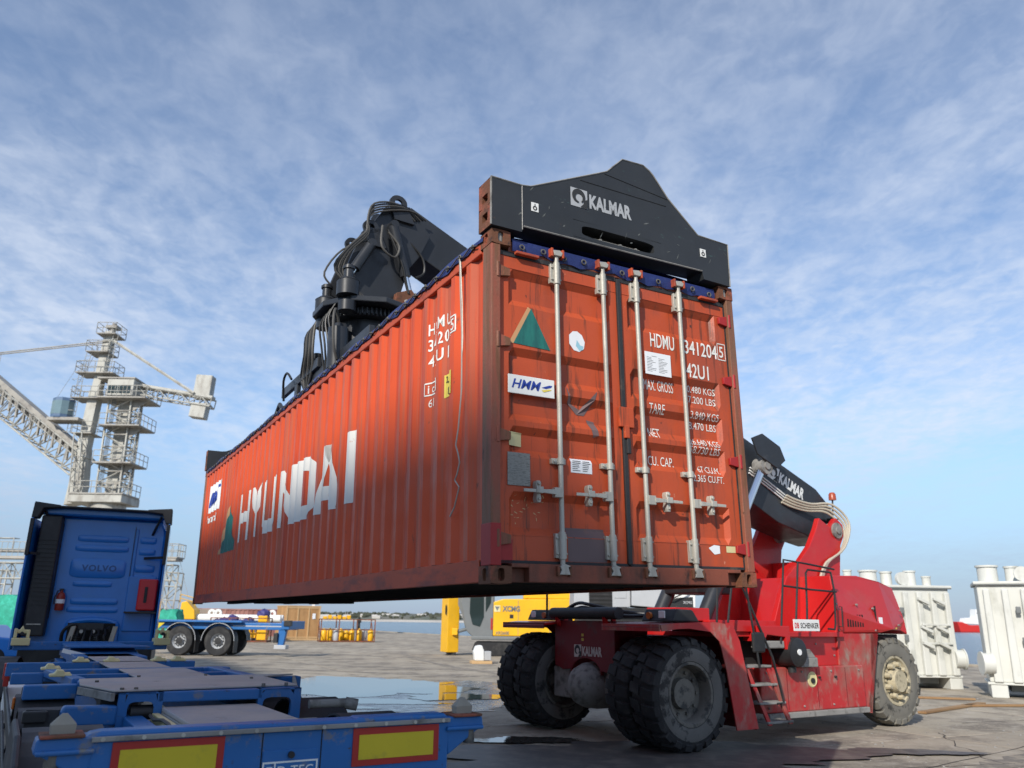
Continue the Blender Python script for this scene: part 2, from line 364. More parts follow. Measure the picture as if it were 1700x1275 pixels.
for k, (cx, cy) in enumerate(near):
    Lm = Matrix.Translation((cx, cy, random.uniform(-.004, .0))) @ Matrix.Rotation(random.uniform(-.0006, .0006), 4, 'X')
    if slab0 is None: slab0 = sb.build('concrete_slab', m_concrete, ground, .008, Lm, 1)
    else: put('concrete_slab', slab0.data, ground, .008, Lm, 1)
# the rest of the apron beyond the slabs one can tell apart
far = MB()
done = set((round(c[0], 2), round(c[1], 2)) for c in near)
for i in range(-150, 7):
    for j in range(-60, 100):
        cx, cy = edge-.4-(6-i+.5)*SX, j*SY
        if (round(cx, 2), round(cy, 2)) in done: continue
        w = Matrix.Rotation(R(QA), 4, 'Z') @ Vector((cx, cy, 0))
        if w.y < -30 or w.y > 420 or abs(w.x) > max(60, w.y*.9+10): continue
        z = random.uniform(-.004, 0)
        far.add([(cx-SX/2+.012, cy-SY/2+.012, z), (cx+SX/2-.012, cy-SY/2+.012, z), (cx+SX/2-.012, cy+SY/2-.012, z), (cx-SX/2+.012, cy+SY/2-.012, z)], [(0, 1, 2, 3)])
fo = far.build('distant_slab_paving', m_concrete, ground); fo['kind'] = 'stuff'
k = MB(); k.box(edge-.4, edge, -300, 420, -3.5, .1)
struct(k.build('quay_edge_kerb', m_concrete, None, .03, M_=GM))
m_sea = M('sea_water', (.028, .058, .085), .16, var=.15, vs_=.02, bump=1., bs=.55, ior=1.33)
for nd in m_sea.node_tree.nodes:
    if nd.type == 'BUMP': nd.inputs['Distance'].default_value = .35
s = MB(); s.add([(-9000, -500, -1.7), (9000, -500, -1.7), (9000, 16000, -1.7), (-9000, 16000, -1.7)], [(0, 1, 2, 3)])
struct(s.build('sea', m_sea))
def gy(px, Y):                              # world x at depth Y for a column of the photograph
    return (px-850)/1324*Y*1.0
# far shore: low undulating land with beach, trees, houses
sh = MB(); N = 90; pts = []
for i in range(N+1):
    x = -1500 + i*(1700/N); t = max(0, min(1, (180-x)/260))
    h = (4 + 4*math.sin(i*.37)+2.5*math.sin(i*1.1+1)+random.uniform(-.8, .8)+4)*t
    pts.append((x, h))
v = []; 
for x, h in pts: v += [(x, 1180, -1.75), (x, 1196, 1.2 if h > .5 else -1.75), (x, 1260, h*.55), (x, 1420, h), (x, 1900, h*1.1)]
f = [(5*i+j, 5*(i+1)+j, 5*(i+1)+j+1, 5*i+j+1) for i in range(N) for j in range(4)]
sh.add(v, f, True); struct(sh.build('far_shore', m_shore))
bc = MB(); bc.add([(-1500, 1172, -1.72), (60, 1172, -1.72), (20, 1192, 1.25), (-1500, 1192, 1.25)], [(0, 1, 2, 3)]); struct(bc.build('far_beach', m_sand))
tb = MB()
def blob(mb, c, r, seed, n=7, m=5, jag=.35):
    rr = random.Random(seed); vs = []; 
    for i in range(m+1):
        th = math.pi*i/m
        for j in range(n):
            q = r*(1+rr.uniform(-jag, jag)); a = 2*math.pi*j/n
            vs.append((c[0]+q*math.sin(th)*math.cos(a), c[1]+q*math.sin(th)*math.sin(a), c[2]+q*.8*math.cos(th)))
    mb.add(vs, [(i*n+j, i*n+(j+1) % n, (i+1)*n+(j+1) % n, (i+1)*n+j) for i in range(m) for j in range(n)])
for i in range(420):
    x = random.uniform(-640, 40); y = random.uniform(1215, 1420)
    for q in range(3):
        r = random.uniform(1.3, 3.6); blob(tb, (x+random.uniform(-4, 4), y, 3+(y-1215)*.03+random.uniform(0, 3)), r, i*7+q)
o = tb.build('far_shore_trees', m_tree); o['kind'] = 'stuff'
hb = MB()
for i in range(70):
    x = random.uniform(-560, 30); y = random.uniform(1200, 1330); w, d, h = random.uniform(5, 14), 6, random.uniform(2.6, 5); z = 1+(y-1200)*.03
    hb.box(x, x+w, y, y+d, z, z+h); hb.prism([(y-.3, z+h), (y+d/2, z+h+1.8), (y+d+.3, z+h)], 'x', x-.3, x+w+.3)
o = hb.build('far_shore_houses', m_housewall); o['kind'] = 'stuff'

# puddle
PZ = [.004]
def puddle(name, px, rad, seed, n=150, mat=None):
    rr = random.Random(seed); ph = [rr.uniform(0, 6.28) for _ in range(6)]; PZ[0] += .0025
    bm = bmesh.new(); vs = []
    for i in range(n):
        a = 2*math.pi*i/n
        k = 1+.16*math.sin(2*a+ph[4])+.10*math.sin(3*a+ph[0])+.09*math.sin(5*a+ph[1])+.07*math.sin(9*a+ph[2])+.05*math.sin(17*a+ph[3])+.03*math.sin(31*a+ph[5])+rr.uniform(-.02, .02)
        vs.append(bm.verts.new((px[0]+rad[0]*k*math.cos(a), px[1]+rad[1]*k*math.sin(a), PZ[0])))
    bm.faces.new(vs); me = bpy.data.meshes.new(name); bm.to_mesh(me); bm.free(); me.materials.append(mat)
    o = put(name, me); return struct(o)
m_water = M('puddle_water', (.05, .045, .04), .035, var=.2, bump=.06, bs=3, ior=1.33)
m_wet = M('wet_concrete', (.10, .085, .07), .22, layers=[((.16, .14, .115), 2, .5, .62, (1, 1, 1))], var=.2, bump=.25, bs=20, rvar=.15)
puddle('damp_pavement', (-3.4, 22.2), (4.7, 5.4), 21, mat=m_wet)
puddle('wet_and_shade_pavement', (-2.6, 18.9), (2.4, 1.5), 5, mat=m_wet)
puddle('puddle_water', (-4.0, 24.0), (3.0, 2.9), 3, mat=m_water)
puddle('puddle_water', (-2.9, 19.6), (1.5, .55), 33, mat=m_water)
puddle('puddle_water', (-3.6, 18.2), (.8, .3), 35, mat=m_water)
puddle('puddle_water', (-1.2, 21.0), (1.2, .9), 8, mat=m_water)
puddle('puddle_water', (.3, 13.7), (.9, .35), 12, mat=m_water)
puddle('wet_and_shade_pavement', (1.9, 12.2), (3.1, 1.5), 15, mat=m_stain_shade)  # wet stain, its dark colour also paints in shade around the front wheels
puddle('wet_and_shade_pavement', (6.0, 13.0), (.9, .3), 16, mat=m_stain_shade)
# cracks and dark tyre tracks
def ribbon(mb, pts, w, z, seed, jag=.0):
    rr = random.Random(seed); P = [Vector((p[0]+rr.uniform(-jag, jag), p[1]+rr.uniform(-jag, jag), z)) for p in pts]; v = []
    for i, p in enumerate(P):
        d = (P[min(i+1, len(P)-1)]-P[max(i-1, 0)]).normalized(); q = Vector((-d.y, d.x, 0))*w*rr.uniform(.5, 1.3)/2; v += [p-q, p+q]
    mb.add(v, [(2*i, 2*i+1, 2*i+3, 2*i+2) for i in range(len(P)-1)])
def wiggle(a, b, n, amp, seed):
    rr = random.Random(seed); out = []; off = 0
    for i in range(n+1): t = i/n; off += rr.uniform(-amp, amp); out.append((a[0]+(b[0]-a[0])*t+off, a[1]+(b[1]-a[1])*t+off*.6))
    return out
ck = MB()
for i, (a_, b_) in enumerate((((3.0, 11.0), (9.5, 12.8)), ((1.0, 10.2), (4.5, 12.4)), ((5.5, 11.6), (11.5, 16.5)), ((4.0, 10.6), (9.0, 10.9)), ((7.0, 12.2), (7.8, 15.5)), ((-9, 30), (2, 24)), ((-6, 26), (5, 33)), ((-12, 34), (-3, 44)), ((-5, 38), (3, 30)), ((9, 17), (14, 19)), ((-1, 12), (-2.5, 17)), ((9.5, 13.5), (12, 14.4)))): ribbon(ck, wiggle(a_, b_, 26, .07, i), .022, .0032, i, .02)
o = ck.build('ground_cracks', m_joint); o['kind'] = 'stuff'
tk_ = MB()
m_mark = M('tyre_mark', (.19, .165, .135), .85, layers=[((.34, .29, .22), 3, .48, .6, (1, 1, 1))], var=.2)
for i, (a_, b_, c_) in enumerate((((-10, 36), (-2, 31), (8, 30)), ((-12, 33), (-3, 28.5), (7, 27)), ((-6, 48), (-4, 36), (1, 28)), ((6, 11.5), (9, 13.5), (13, 19)), ((-16, 52), (-8, 42), (2, 38)))):
    pts = [((1-t)**2*a_[0]+2*t*(1-t)*b_[0]+t*t*c_[0], (1-t)**2*a_[1]+2*t*(1-t)*b_[1]+t*t*c_[1]) for t in [q/30 for q in range(31)]]; ribbon(tk_, pts, .42, .0012+.0003*i, i)
o = tk_.build('tyre_marks', m_mark); o['kind'] = 'stuff'
gt = MB(); rr = random.Random(77)
for i in range(900):
    y = rr.uniform(9.5, 34); x = rr.uniform(-.45*y, .75*y); q = rr.uniform(.008, .028)
    gt.add([(x-q, y-q*.7, .0), (x+q*.9, y-q*.8, .0), (x+rr.uniform(-.3, .3)*q, y+q, .0), (x+rr.uniform(-.4, .4)*q, y, q*rr.uniform(.5, 1.1))], [(0, 1, 3), (1, 2, 3), (2, 0, 3)])
o = gt.build('loose_grit', m_dusty); o['kind'] = 'stuff'

# unseen block added to shade the truck, the trailer and the lower container side
e_dir = Vector((-.492, .870, 0)); e_nrm = Vector((.870, .492, 0))
CM = Matrix(((0.8702, -0.4924, -0.0180, -0.122), (0.4922, 0.8704, -0.0092, 5.418), (0.0202, -0.0008, 0.9998, 2.055), (0, 0, 0, 1)))
p0 = CM @ Vector((0, 6, 1.42))
tp = p0 + to_sun*(70/math.cos(SUN_EL))
si = MB(); si.box(-20, 0, -16, 26, -.1, tp.z)
for i in range(4): si.cyl((-.5, -11+10.6*i, -.1), (-.5, -11+10.6*i, tp.z-6), 5.2, n=20)
sm_ = Matrix.Translation((tp.x, tp.y, 0)) @ Matrix(((e_nrm.x, e_dir.x, 0, 0), (e_nrm.y, e_dir.y, 0, 0), (0, 0, 1, 0), (0, 0, 0, 1)))
tag(si.build('unseen_shade_block', m_shade_block, None, M_=sm_), 'added unseen grey block behind the viewpoint that shades the truck and trailer', 'shade caster')
# ------------------------------------------------------------------ shipping container
CL, CW, CH = 12.192, 2.438, 2.591
con = thing('shipping_container', 'orange forty foot open top shipping container with white lettering, held up by the reach stacker', 'container', CM)
# corner castings with oval apertures
def casting(ix, iy, iz):
    mb = MB(); a, b, h = .162, .178, .118
    x0 = 0 if ix == 0 else CW-a; y0 = 0 if iy == 0 else CL-b; z0 = 0 if iz == 0 else CH-h
    x1, y1, z1 = x0+a, y0+b, z0+h; n = 16
    mb.add([(x0, y0, z0), (x1, y0, z0), (x1, y1, z0), (x0, y1, z0), (x0, y0, z1), (x1, y0, z1), (x1, y1, z1), (x0, y1, z1)], [(0, 3, 2, 1), (4, 5, 6, 7)])
    for side, xx, sg in (('x', x0, 1), ('x', x1, -1)):
        if (ix == 0) == (sg == 1): mb.ring_plate(rect_ring(y0, y1, z0, z1, n), oval(y0+.09, z0+.06, .028, .042, n), lambda u, w, d, xx=xx, sg=sg: (xx+sg*d, u, w), .06)
        else: mb.add([(xx, y0, z0), (xx, y1, z0), (xx, y1, z1), (xx, y0, z1)], [(0, 1, 2, 3)])
    for yy, sg in ((y0, 1), (y1, -1)):
        if (iy == 0) == (sg == 1): mb.ring_plate(rect_ring(x0, x1, z0, z1, n), oval(x0+.08, z0+.06, .026, .042, n), lambda u, w, d, yy=yy, sg=sg: (u, yy+sg*d, w), .06)
        else: mb.add([(x0, yy, z0), (x1, yy, z0), (x1, yy, z1), (x0, yy, z1)], [(0, 1, 2, 3)])
    mb.box(x0+.02, x1-.02, y0+.055, y1-.055, z0+.012, z1-.012)
    return mb.build('corner_casting', m_cast, con)
for ix in (0, 1):
    for iy in (0, 1):
        for iz in (0, 1): casting(ix, iy, iz)
for ix in (0, 1):
    for iy in (0, 1):
        mb = MB(); x0 = .003 if ix == 0 else CW-.078; y0 = .004 if iy == 0 else CL-.144
        mb.prism([(x0, y0), (x0+.075, y0), (x0+.075, y0+.05), (x0+.055 if ix == 0 else x0+.075, y0+.05), (x0+.055 if ix == 0 else x0+.075, y0+.14), (x0, y0+.14)] if iy == 0 else [(x0, y0), (x0+.075, y0), (x0+.075, y0+.14), (x0, y0+.14)], 'z', .118, CH-.118)
        mb.build('corner_post', m_post, con, .006)
# fresh primer on the foot of the near door post
mb = MB(); mb.box(0, .0805, .0005, .147, .119, .40); mb.box(.08, .19, .036, .044, .135, .30); mb.build('primed_post_foot', m_redpatch, con, .004)['label'] = 'post foot freshly painted dark red'
PITCH_C = .2755
def corr(y):
    """depth of the corrugated side below its outer flats"""
    t = ((y-.26)/PITCH_C+.5) % 1.0-.5; t = abs(t)*PITCH_C
    return .036*max(0., min(1., (.103-t)/.068)) if t < .103 else 0.
brk = []
k = -1
while .26+k*PITCH_C < CL:
    c = .26+k*PITCH_C; brk += [c-.103, c-.035, c+.035, c+.103]; k += 1
brk = [b for b in brk if .147 < b < CL-.147]
ys = [.147]+brk+[CL-.147]
X0 = .008
for sgn, nm in ((0, 'side_wall'), (1, 'side_wall')):
    mb = MB(); v = []
    for y in ys:
        x = X0+corr(y); x = x if sgn == 0 else CW-x
        v += [(x, y, .165), (x, y, 2.452)]
    mb.add(v, [(2*i, 2*i+2, 2*i+3, 2*i+1) for i in range(len(ys)-1)]); mb.build(nm, m_orange, con)
for sgn in (0, 1):
    X = (lambda a: a) if sgn == 0 else (lambda a: CW-a)
    mb = MB(); mb.box(min(X(.0), X(.058)), max(X(.0), X(.058)), .178, CL-.178, 2.445, 2.545); mb.build('top_side_rail', m_rail, con, .008)
    mb = MB(); mb.prism([(X(.004), .012), (X(.06), .012), (X(.06), .022), (X(.014), .022), (X(.014), .15), (X(.05), .15), (X(.05), .162), (X(.004), .162)], 'y', .178, CL-.178); mb.build('bottom_side_rail', m_rail, con, .003)
mb = MB(); mb.box(.05, CW-.05, .06, CL-.03, .16, .185); mb.build('floor', m_under, con)
mb = MB(); mb.box(.08, CW-.08, CL-.06, CL-.03, .12, 2.46); mb.build('front_end_wall', m_orange, con)
cmesh = None
for i in range(38):
    y = .5+i*.30; mt = Matrix.Translation((0, y, 0))
    if cmesh is None:
        mb = MB(); mb.box(.06, CW-.06, -.022, .022, .035, .158); mb.box(.06, CW-.06, -.022, .06, .035, .04); cmesh = mb.build('cross_member', m_under, con, 0, mt).data
    else: put('cross_member', cmesh, con, 0, mt)
for x in (.62, 1.72):
    mb = MB(); mb.box(x, x+.12, 8.7, 12.05, -.0, .12); mb.build('tunnel_rail', m_under, con)
mb = MB(); mb.box(.4, 2.0, 8.55, 8.72, -.03, .12); mb.build('tunnel_bolster', m_under, con)
mb = MB(); mb.box(.3, .55, 7.2, 7.6, -.015, .1); mb.build('underside_bracket', m_under, con)

# rear frame: sill with recesses, header
mb = MB()
mb.box(.30, CW-.30, .004, .12, .012, .135); mb.box(.162, .30, .004, .1, .108, .135); mb.box(CW-.30, CW-.162, .004, .1, .108, .135)
mb.box(.162, .30, .07, .12, .012, .108); mb.box(CW-.30, CW-.162, .07, .12, .012, .108)
mb.build('door_sill', m_sill, con, .005)
mb = MB(); mb.box(.162, CW-.162, .035, .14, 2.445, 2.535); mb.build('door_header', m_sill, con, .006)
for x in (.21, 2.05): 
    mb = MB(); mb.box(x, x+.20, -.012, .03, 2.425, 2.447); mb.build('header_lug', m_rail, con, .004)
# doors
REC = [(2.28, 2.05), (1.66, 1.47), (1.35, 1.17), (1.07, .91), (.60, .36)]
def drec(z):
    for a, b in REC:
        if b-.03 < z < a+.03: return .038*min(1., max(0., min((a+.03-z)/.055, (z-b+.03)/.055)))
    return 0.
YD = .042
zb = sorted(set([.155, 2.41]+[q for a, b in REC for q in (a+.03, a-.025, b+.025, b-.03)]))
doors = []
for x0, x1, xa, xb in ((.092, 1.168, .165, 1.095), (1.205, 2.346, 1.275, 2.235)):
    mb = MB(); xs = [x0, xa, xa+.035, xb-.035, xb, x1]; wgt = [0, 0, 1, 1, 0, 0]
    v = [(x, YD+drec(z)*w, z) for z in zb for x, w in zip(xs, wgt)]
    mb.add(v, [(6*i+j, 6*i+j+1, 6*i+j+7, 6*i+j+6) for i in range(len(zb)-1) for j in range(5)])
    mb.box(x0, x1, YD+.05, YD+.06, .155, 2.41)
    d = mb.build('door', m_orange_door, con); doors.append(d)
    b = MB()
    for (a0, a1, c0, c1) in ((x0-.012, x0, .14, 2.43), (x1, x1+.012, .14, 2.43), (x0, x1, 2.41, 2.445), (x0, x1, .137, .157)): b.box(a0, a1, YD-.006, YD+.05, c0, c1)
    b.build('gasket', m_gasket, d)
    for zz in (2.312, .325):
        b = MB(); b.box(x0+.005, x1-.005, YD-.003, YD+.003, zz, zz+.005); b.build('weld_seam', m_orange_door, d)
b = MB(); b.box(1.168, 1.205, .02, .06, .15, 2.43); b.build('centre_gasket', m_gasket, con, .004)
b = MB(); b.box(1.135, 1.275, .012, YD, 1.19, 1.35); b.box(1.17, 1.215, -.004, .03, 1.10, 1.20); b.build('centre_keeper_plate', m_orange_door, con, .006)
b = MB(); b.box(1.19, 1.225, .0, .03, .98, 1.1); b.build('centre_keeper_latch', m_gasket, con, .006)
# hinges
hm = None
for side in (0, 1):
    for z in (2.27, 1.72, 1.02, .30):
        mb = MB(); sx = 1 if side == 0 else -1; bx = .058 if side == 0 else CW-.058
        mb.cyl((bx, .012, z-.06), (bx, .012, z+.06), .016, n=10)
        mb.prism([(bx, z-.05), (bx+sx*.11, z-.032), (bx+sx*.11, z+.025), (bx, z+.05)], 'y', .014, .04)
        mb.build('hinge', m_post if side == 0 else m_redpatch, con, .003)
# locking bars with brackets and handles
for i, x in enumerate((.576, 1.018, 1.354, 1.811)):
    sg = -1 if i < 2 else 1; yb = .008
    mb = MB(); mb.cyl((x, yb, .10), (x, yb, 2.49), .0185, n=14)
    bar = mb.build('locking_bar', m_galv, con)
    for z, h in ((2.26, .16), (.18, .17)):
        mb = MB(); mb.box(x-.050, x+.044, yb+.008, YD+.012, z, z+h); mb.cyl((x, yb, z-.01), (x, yb, z+h+.01), .026, n=14)
        for dx in (-.038, .034):
            for dz in (.03, h-.03): mb.cyl((x+dx, yb-.004, z+dz), (x+dx, yb+.01, z+dz), .009, n=8)
        mb.build('bar_guide', m_galv, bar, .003)
    mb = MB(); mb.box(x-.075, x+.045, yb+.0, YD, .845, .885); mb.cyl((x, yb, .84), (x, yb, .89), .029, n=12); mb.cyl((x-.055, yb-.012, .865), (x-.055, yb+.01, .865), .012, n=8)
    mb.build('bar_bracket', m_galv, bar, .003)
    for z, s2 in ((.085, -1), (2.5, 1)):
        mb = MB(); mb.prism([(x-.045, z-.02), (x+.045, z-.02), (x+.03, z+.03), (x+.05, z+.04), (x+.0, z+.055), (x-.04, z+.035), (x-.025, z+.01)] if s2 < 0 else [(x-.03, z-.02), (x+.03, z-.02), (x+.045, z+.01), (x+.02, z+.03), (x-.045, z+.02)], 'y', -.022, .028)
        mb.build('cam_end', m_galv, bar, .004)
        mb = MB(); mb.box(x-.06, x-.04, -.02, .03, z-.03, z+.04); mb.box(x+.04, x+.06, -.02, .03, z-.03, z+.04); mb.box(x-.06, x+.06, .02, .036, z-.03, z+.04)
        mb.build('cam_keeper', m_cast if s2 < 0 else m_rail, bar, .004)
    mb = MB(); zh = .635
    mb.box(min(x, x+sg*.07), max(x, x+sg*.07), yb-.03, yb+.012, zh-.035, zh+.035)
    mb.prism([(x+sg*.06, zh-.018), (x+sg*.16, zh-.012), (x+sg*.33, zh-.013), (x+sg*.33, zh+.009), (x+sg*.16, zh+.014), (x+sg*.06, zh+.02)], 'y', yb-.036, yb-.024)
    mb.build('handle', m_galv, bar, .003)
    mb = MB(); xc = x+sg*.2; mb.prism([(xc-.014, zh-.08), (xc+.014, zh-.08), (xc+.021, zh-.05), (xc+.010, zh), (xc+.021, zh+.05), (xc+.013, zh+.075), (xc-.013, zh+.075), (xc-.021, zh+.05), (xc-.010, zh), (xc-.021, zh-.05)], 'y', -.012, YD)
    mb.cyl((xc, -.024, zh+.055), (xc, -.01, zh+.055), .014, n=8); mb.cyl((xc, -.022, zh-.055), (xc, -.01, zh-.055), .01, n=8); mb.box(xc-.028, xc+.028, -.034, -.012, zh-.016, zh+.03)
    mb.build('handle_catch', m_galv, bar, .004)
# tarpaulin with eyelets
mb = MB(); v = []; n = 96
for i in range(n+1):
    y = .12+i*(CL-.3)/n; sag = .014*math.sin(i*2.1)+.010*math.sin(i*.73+1); zt = 2.585+.03*math.sin(i*.31)**2
    v += [(-.012, y, 2.515+sag), (-.010, y, 2.56), (.03, y, zt+.012), (.5, y, zt+.05), (1.22, y, zt+.075), (1.94, y, zt+.05), (CW-.03, y, zt+.012), (CW+.012, y, 2.53)]
mb.add(v, [(8*i+j, 8*i+j+1, 8*i+j+9, 8*i+j+8) for i in range(n) for j in range(7)], True)
v = []; n2 = 30
for i in range(n2+1):
    x = .19+i*(CW-.38)/n2; sag = .012*math.sin(i*1.9)+.008*math.sin(i*.6)
    v += [(x, .026+.006*math.sin(i*1.3), 2.452+sag), (x, .018+.006*math.sin(i*1.7), 2.50), (x, .03, 2.555), (x, .14, 2.60)]
mb.add(v, [(4*i+j, 4*i+j+1, 4*i+j+5, 4*i+j+4) for i in range(n2) for j in range(3)], True)
tarp = mb.build('tarpaulin', m_tarp, con)
rm = None
def ring(p, ax):
    global rm
    if rm is None:
        t = MB(); t.lathe([(.015, -.004), (.022, -.005), (.025, 0), (.022, .005), (.015, .004), (.015, -.004)], axis='x', n=14); o = t.build('eyelet', m_rim, tarp); rm = o.data
    else: o = put('eyelet', rm, tarp)
    o.matrix_local = Matrix.Translation(p) @ (Matrix.Identity(4) if ax == 'x' else Matrix.Rotation(R(90), 4, 'Z'))
for i in range(52): ring((-.018, .28+i*.2262, 2.537+.006*math.sin(i*1.7)), 'x')
for i in range(11): ring((.27+i*.19, .010, 2.492+.008*math.sin(i*2.3)), 'y')
t = MB(); t.tube([(-.022, .2+i*.113, 2.53+(.02 if i % 2 else -.012)) for i in range(104)], .006, 5); t.build('lacing_rope', m_hose, tarp)

# lettering: side
def side_drape(co): return Vector((X0+corr(co.y)-.004, co.y, co.z))
SD = (1, brk, side_drape)
def st(name, s_, h, y, z, mat=m_white, **k): return lettering(name, s_, h, (0, y, z), (0, -1, 0), (0, 0, 1), mat, con, drape=SD, **k)
GL = {'H': [[(0, 0), (.29, 0), (.29, 1), (0, 1)], [(.71, 0), (1, 0), (1, 1), (.71, 1)], [(.29, .39), (.71, .39), (.71, .61), (.29, .61)]],
      'Y': [[(.35, 0), (.65, 0), (.65, .46), (.35, .46)], [(.35, .46), (.65, .46), (.5, .62), (.30, 1), (0, 1)], [(.65, .46), (1, 1), (.70, 1), (.5, .62)]],
      'U': [[(0, .16), (.29, .24), (.29, 1), (0, 1)], [(.71, .24), (1, .16), (1, 1), (.71, 1)], [(0, .16), (.14, 0), (.86, 0), (1, .16), (.71, .24), (.29, .24)]],
      'N': [[(0, 0), (.27, 0), (.27, 1), (0, 1)], [(.73, 0), (1, 0), (1, 1), (.73, 1)], [(.27, .62), (.73, 0), (.73, .38), (.27, 1)]],
      'D': [[(0, 0), (.29, 0), (.29, 1), (0, 1)], [(.29, 0), (.70, 0), (1, .2), (.71, .24), (.29, .20)], [(.29, 1), (.29, .80), (.71, .76), (1, .8), (.70, 1)], [(.71, .24), (1, .2), (1, .8), (.71, .76)]],
      'A': [[(0, 0), (.30, 0), (.5, .72), (.62, 1), (.36, 1)], [(.70, 0), (1, 0), (.64, 1), (.36, 1), (.5, .72)], [(.33, .17), (.67, .17), (.62, .38), (.39, .38)]],
      'I': [[(0, 0), (1, 0), (1, 1), (0, 1)]]}
for ch, ya, yb_ in (('H', 8.57, 7.78), ('Y', 7.72, 6.98), ('U', 6.93, 6.16), ('N', 6.06, 5.22), ('D', 5.14, 4.36), ('A', 4.32, 3.46), ('I', 3.28, 2.99)):
    bm = bmesh.new()
    for k, pl_ in enumerate(GL[ch]): bm.faces.new([bm.verts.new((0, ya+(yb_-ya)*u, .89+.75*w)) for u, w in pl_])
    flat('side_letter', bm, m_white, con, (1, brk, lambda co: Vector((X0+corr(co.y)-.004, co.y, co.z))))
st('lettering', 'HDMU', .105, 1.165, 2.085, bold=.012, width=.40, space=1.2)
st('lettering', '341204', .105, 1.165, 1.945, bold=.012, width=.44, space=1.15); st('lettering', '5', .10, .70, 1.985, bold=.01)
st('lettering', '42U1', .105, 1.16, 1.80, bold=.012, width=.36, space=1.2)
def sframe(y0, y1, z0, z1, w, mat, nm='painted_frame'):
    for (a, b, c, d) in ((y0, y1, z0, z0+w), (y0, y1, z1-w, z1), (y0, y0-w, z0, z1), (y1+w, y1, z0, z1)):
        flat(nm, poly_bm([(0, a, c), (0, b, c), (0, b, d), (0, a, d)]), mat, con, SD)
sframe(.74, .62, 1.965, 2.11, .012, m_white)
sframe(1.20, .965, 1.555, 1.67, .012, m_white); st('lettering', 'ic', .07, 1.16, 1.575, bold=.02, space=1.5); st('lettering', '61', .07, 1.15, 1.455)
flat('height_sticker', poly_bm([(0, .86, 1.47), (0, .68, 1.47), (0, .68, 1.66), (0, .86, 1.66)]), m_yelsticker, con, SD)
def lift(d): return (1, brk, lambda co: Vector((X0+corr(co.y)-d, co.y, co.z)))
for s_, y, z in (('2,6', .835, 1.58), ('8', .80, 1.485)): lettering('lettering', s_, .065, (0, y, z), (0, -1, 0), (0, 0, 1), m_ink, con, bold=.02, drape=lift(.007))
for pts, m_, d in (([(9.36, 1.64), (10.05, .81), (9.82, .81), (9.24, 1.56)], m_tan, .004), ([(9.28, 1.60), (9.86, .81), (8.74, .81)], m_teal, .005)):
    flat('painted_triangle', poly_bm([(0, a, b) for a, b in pts]), m_, con, lift(d))
flat('logo_panel', poly_bm([(0, 11.55, 1.66), (0, 10.3, 1.66), (0, 10.3, 2.18), (0, 11.55, 2.18)]), m_white2, con, lift(.004))
lettering('lettering', 'HMM', .26, (0, 11.4, 1.76), (0, -1, 0), (0, 0, 1), m_blueink, con, bold=.03, shear=.25, width=.78, drape=lift(.008))
flat('logo_flash', poly_bm([(0, 10.58, 2.05), (0, 10.34, 2.10), (0, 10.34, 2.15), (0, 10.6, 2.1)]), m_blueink, con, lift(.008))
st('lettering', 'hmm21', .14, 11.5, 1.47, bold=.02, shear=.2, width=1.1)
# loose wire down the side
t = MB(); t.tube([(-.02, .50, 2.53), (-.012, .49, 2.2), (-.006, .47, 1.9), (-.012, .455, 1.7), (-.004, .465, 1.45), (-.01, .50, 1.15), (-.02, .52, 1.02), (-.03, .46, .95), (-.02, .45, .88), (-.015, .50, .80), (-.02, .53, .76), (-.012, .47, .70), (-.01, .55, .56), (-.012, .62, .50)], .006, 5)
t.tube([(-.02, .485, 2.50), (-.01, .46, 2.1), (-.006, .455, 1.85), (-.01, .46, 1.6), (-.006, .47, 1.4)], .005, 5); t.build('loose_wire', m_galv, con)
# door markings
def dwt(x):
    a, b = (.165, 1.095) if x < 1.18 else (1.275, 2.235)
    return max(0., min(1., (x-a)/.035, (b-x)/.035))
def door_drape(d): return (2, zb, lambda co: Vector((co.x, YD+drec(co.z)*dwt(co.x)-d, co.z)))
def dt(s_, h, x, z, mat=m_white, d=.004, **k): return lettering('lettering', s_, h, (x, 0, z), (1, 0, 0), (0, 0, 1), mat, con, drape=door_drape(d), **k)
def dp(nm, x0, x1, z0, z1, mat, d=.003): return flat(nm, poly_bm([(x0, 0, z0), (x1, 0, z0), (x1, 0, z1), (x0, 0, z1)]), mat, con, door_drape(d))
def dpoly(nm, pts, mat, d): return flat(nm, poly_bm([(a, 0, b) for a, b in pts]), mat, con, door_drape(d))
dt('HDMU', .125, 1.50, 1.905, bold=.01, width=.255); dt('341204', .125, 1.865, 1.905, bold=.01, width=.37); dt('5', .10, 2.262, 1.93, bold=.01, xs=.8)
for (a, b, c, e) in ((2.24, 2.335, 1.905, 1.913), (2.24, 2.335, 2.05, 2.058), (2.24, 2.247, 1.905, 2.058), (2.328, 2.335, 1.905, 2.058)): dp('painted_frame', a, b, c, e, m_white, .004)
dt('42U1', .125, 1.87, 1.70, bold=.01, width=.25)
dt('MAX. GROSS', .088, 1.435, 1.545, width=.31); dt('30.480 KGS', .06, 1.865, 1.58, width=.34); dt('67.200 LBS', .06, 1.865, 1.49, width=.34)
dt('TARE', .08, 1.455, 1.345, width=.16); dt('3.840 KGS', .06, 1.89, 1.35, width=.31); dt('8.470 LBS', .06, 1.89, 1.265, width=.30)
dt('NET', .075, 1.45, 1.15, width=.12); dt('26.640 KGS', .055, 1.86, 1.125, width=.33); dt('58.730 LBS', .055, 1.86, 1.06, width=.33)
dt('CU. CAP.', .075, 1.44, .925, width=.26); dt('67 CU.M.', .055, 1.95, .905, width=.24); dt('2.365 CU.FT.', .055, 1.87, .825, width=.33)
pp = MB(); pp.box(1.43, 1.70, .032, .034, 1.665, 1.855); pap = pp.build('paper_notice', m_paper, con)
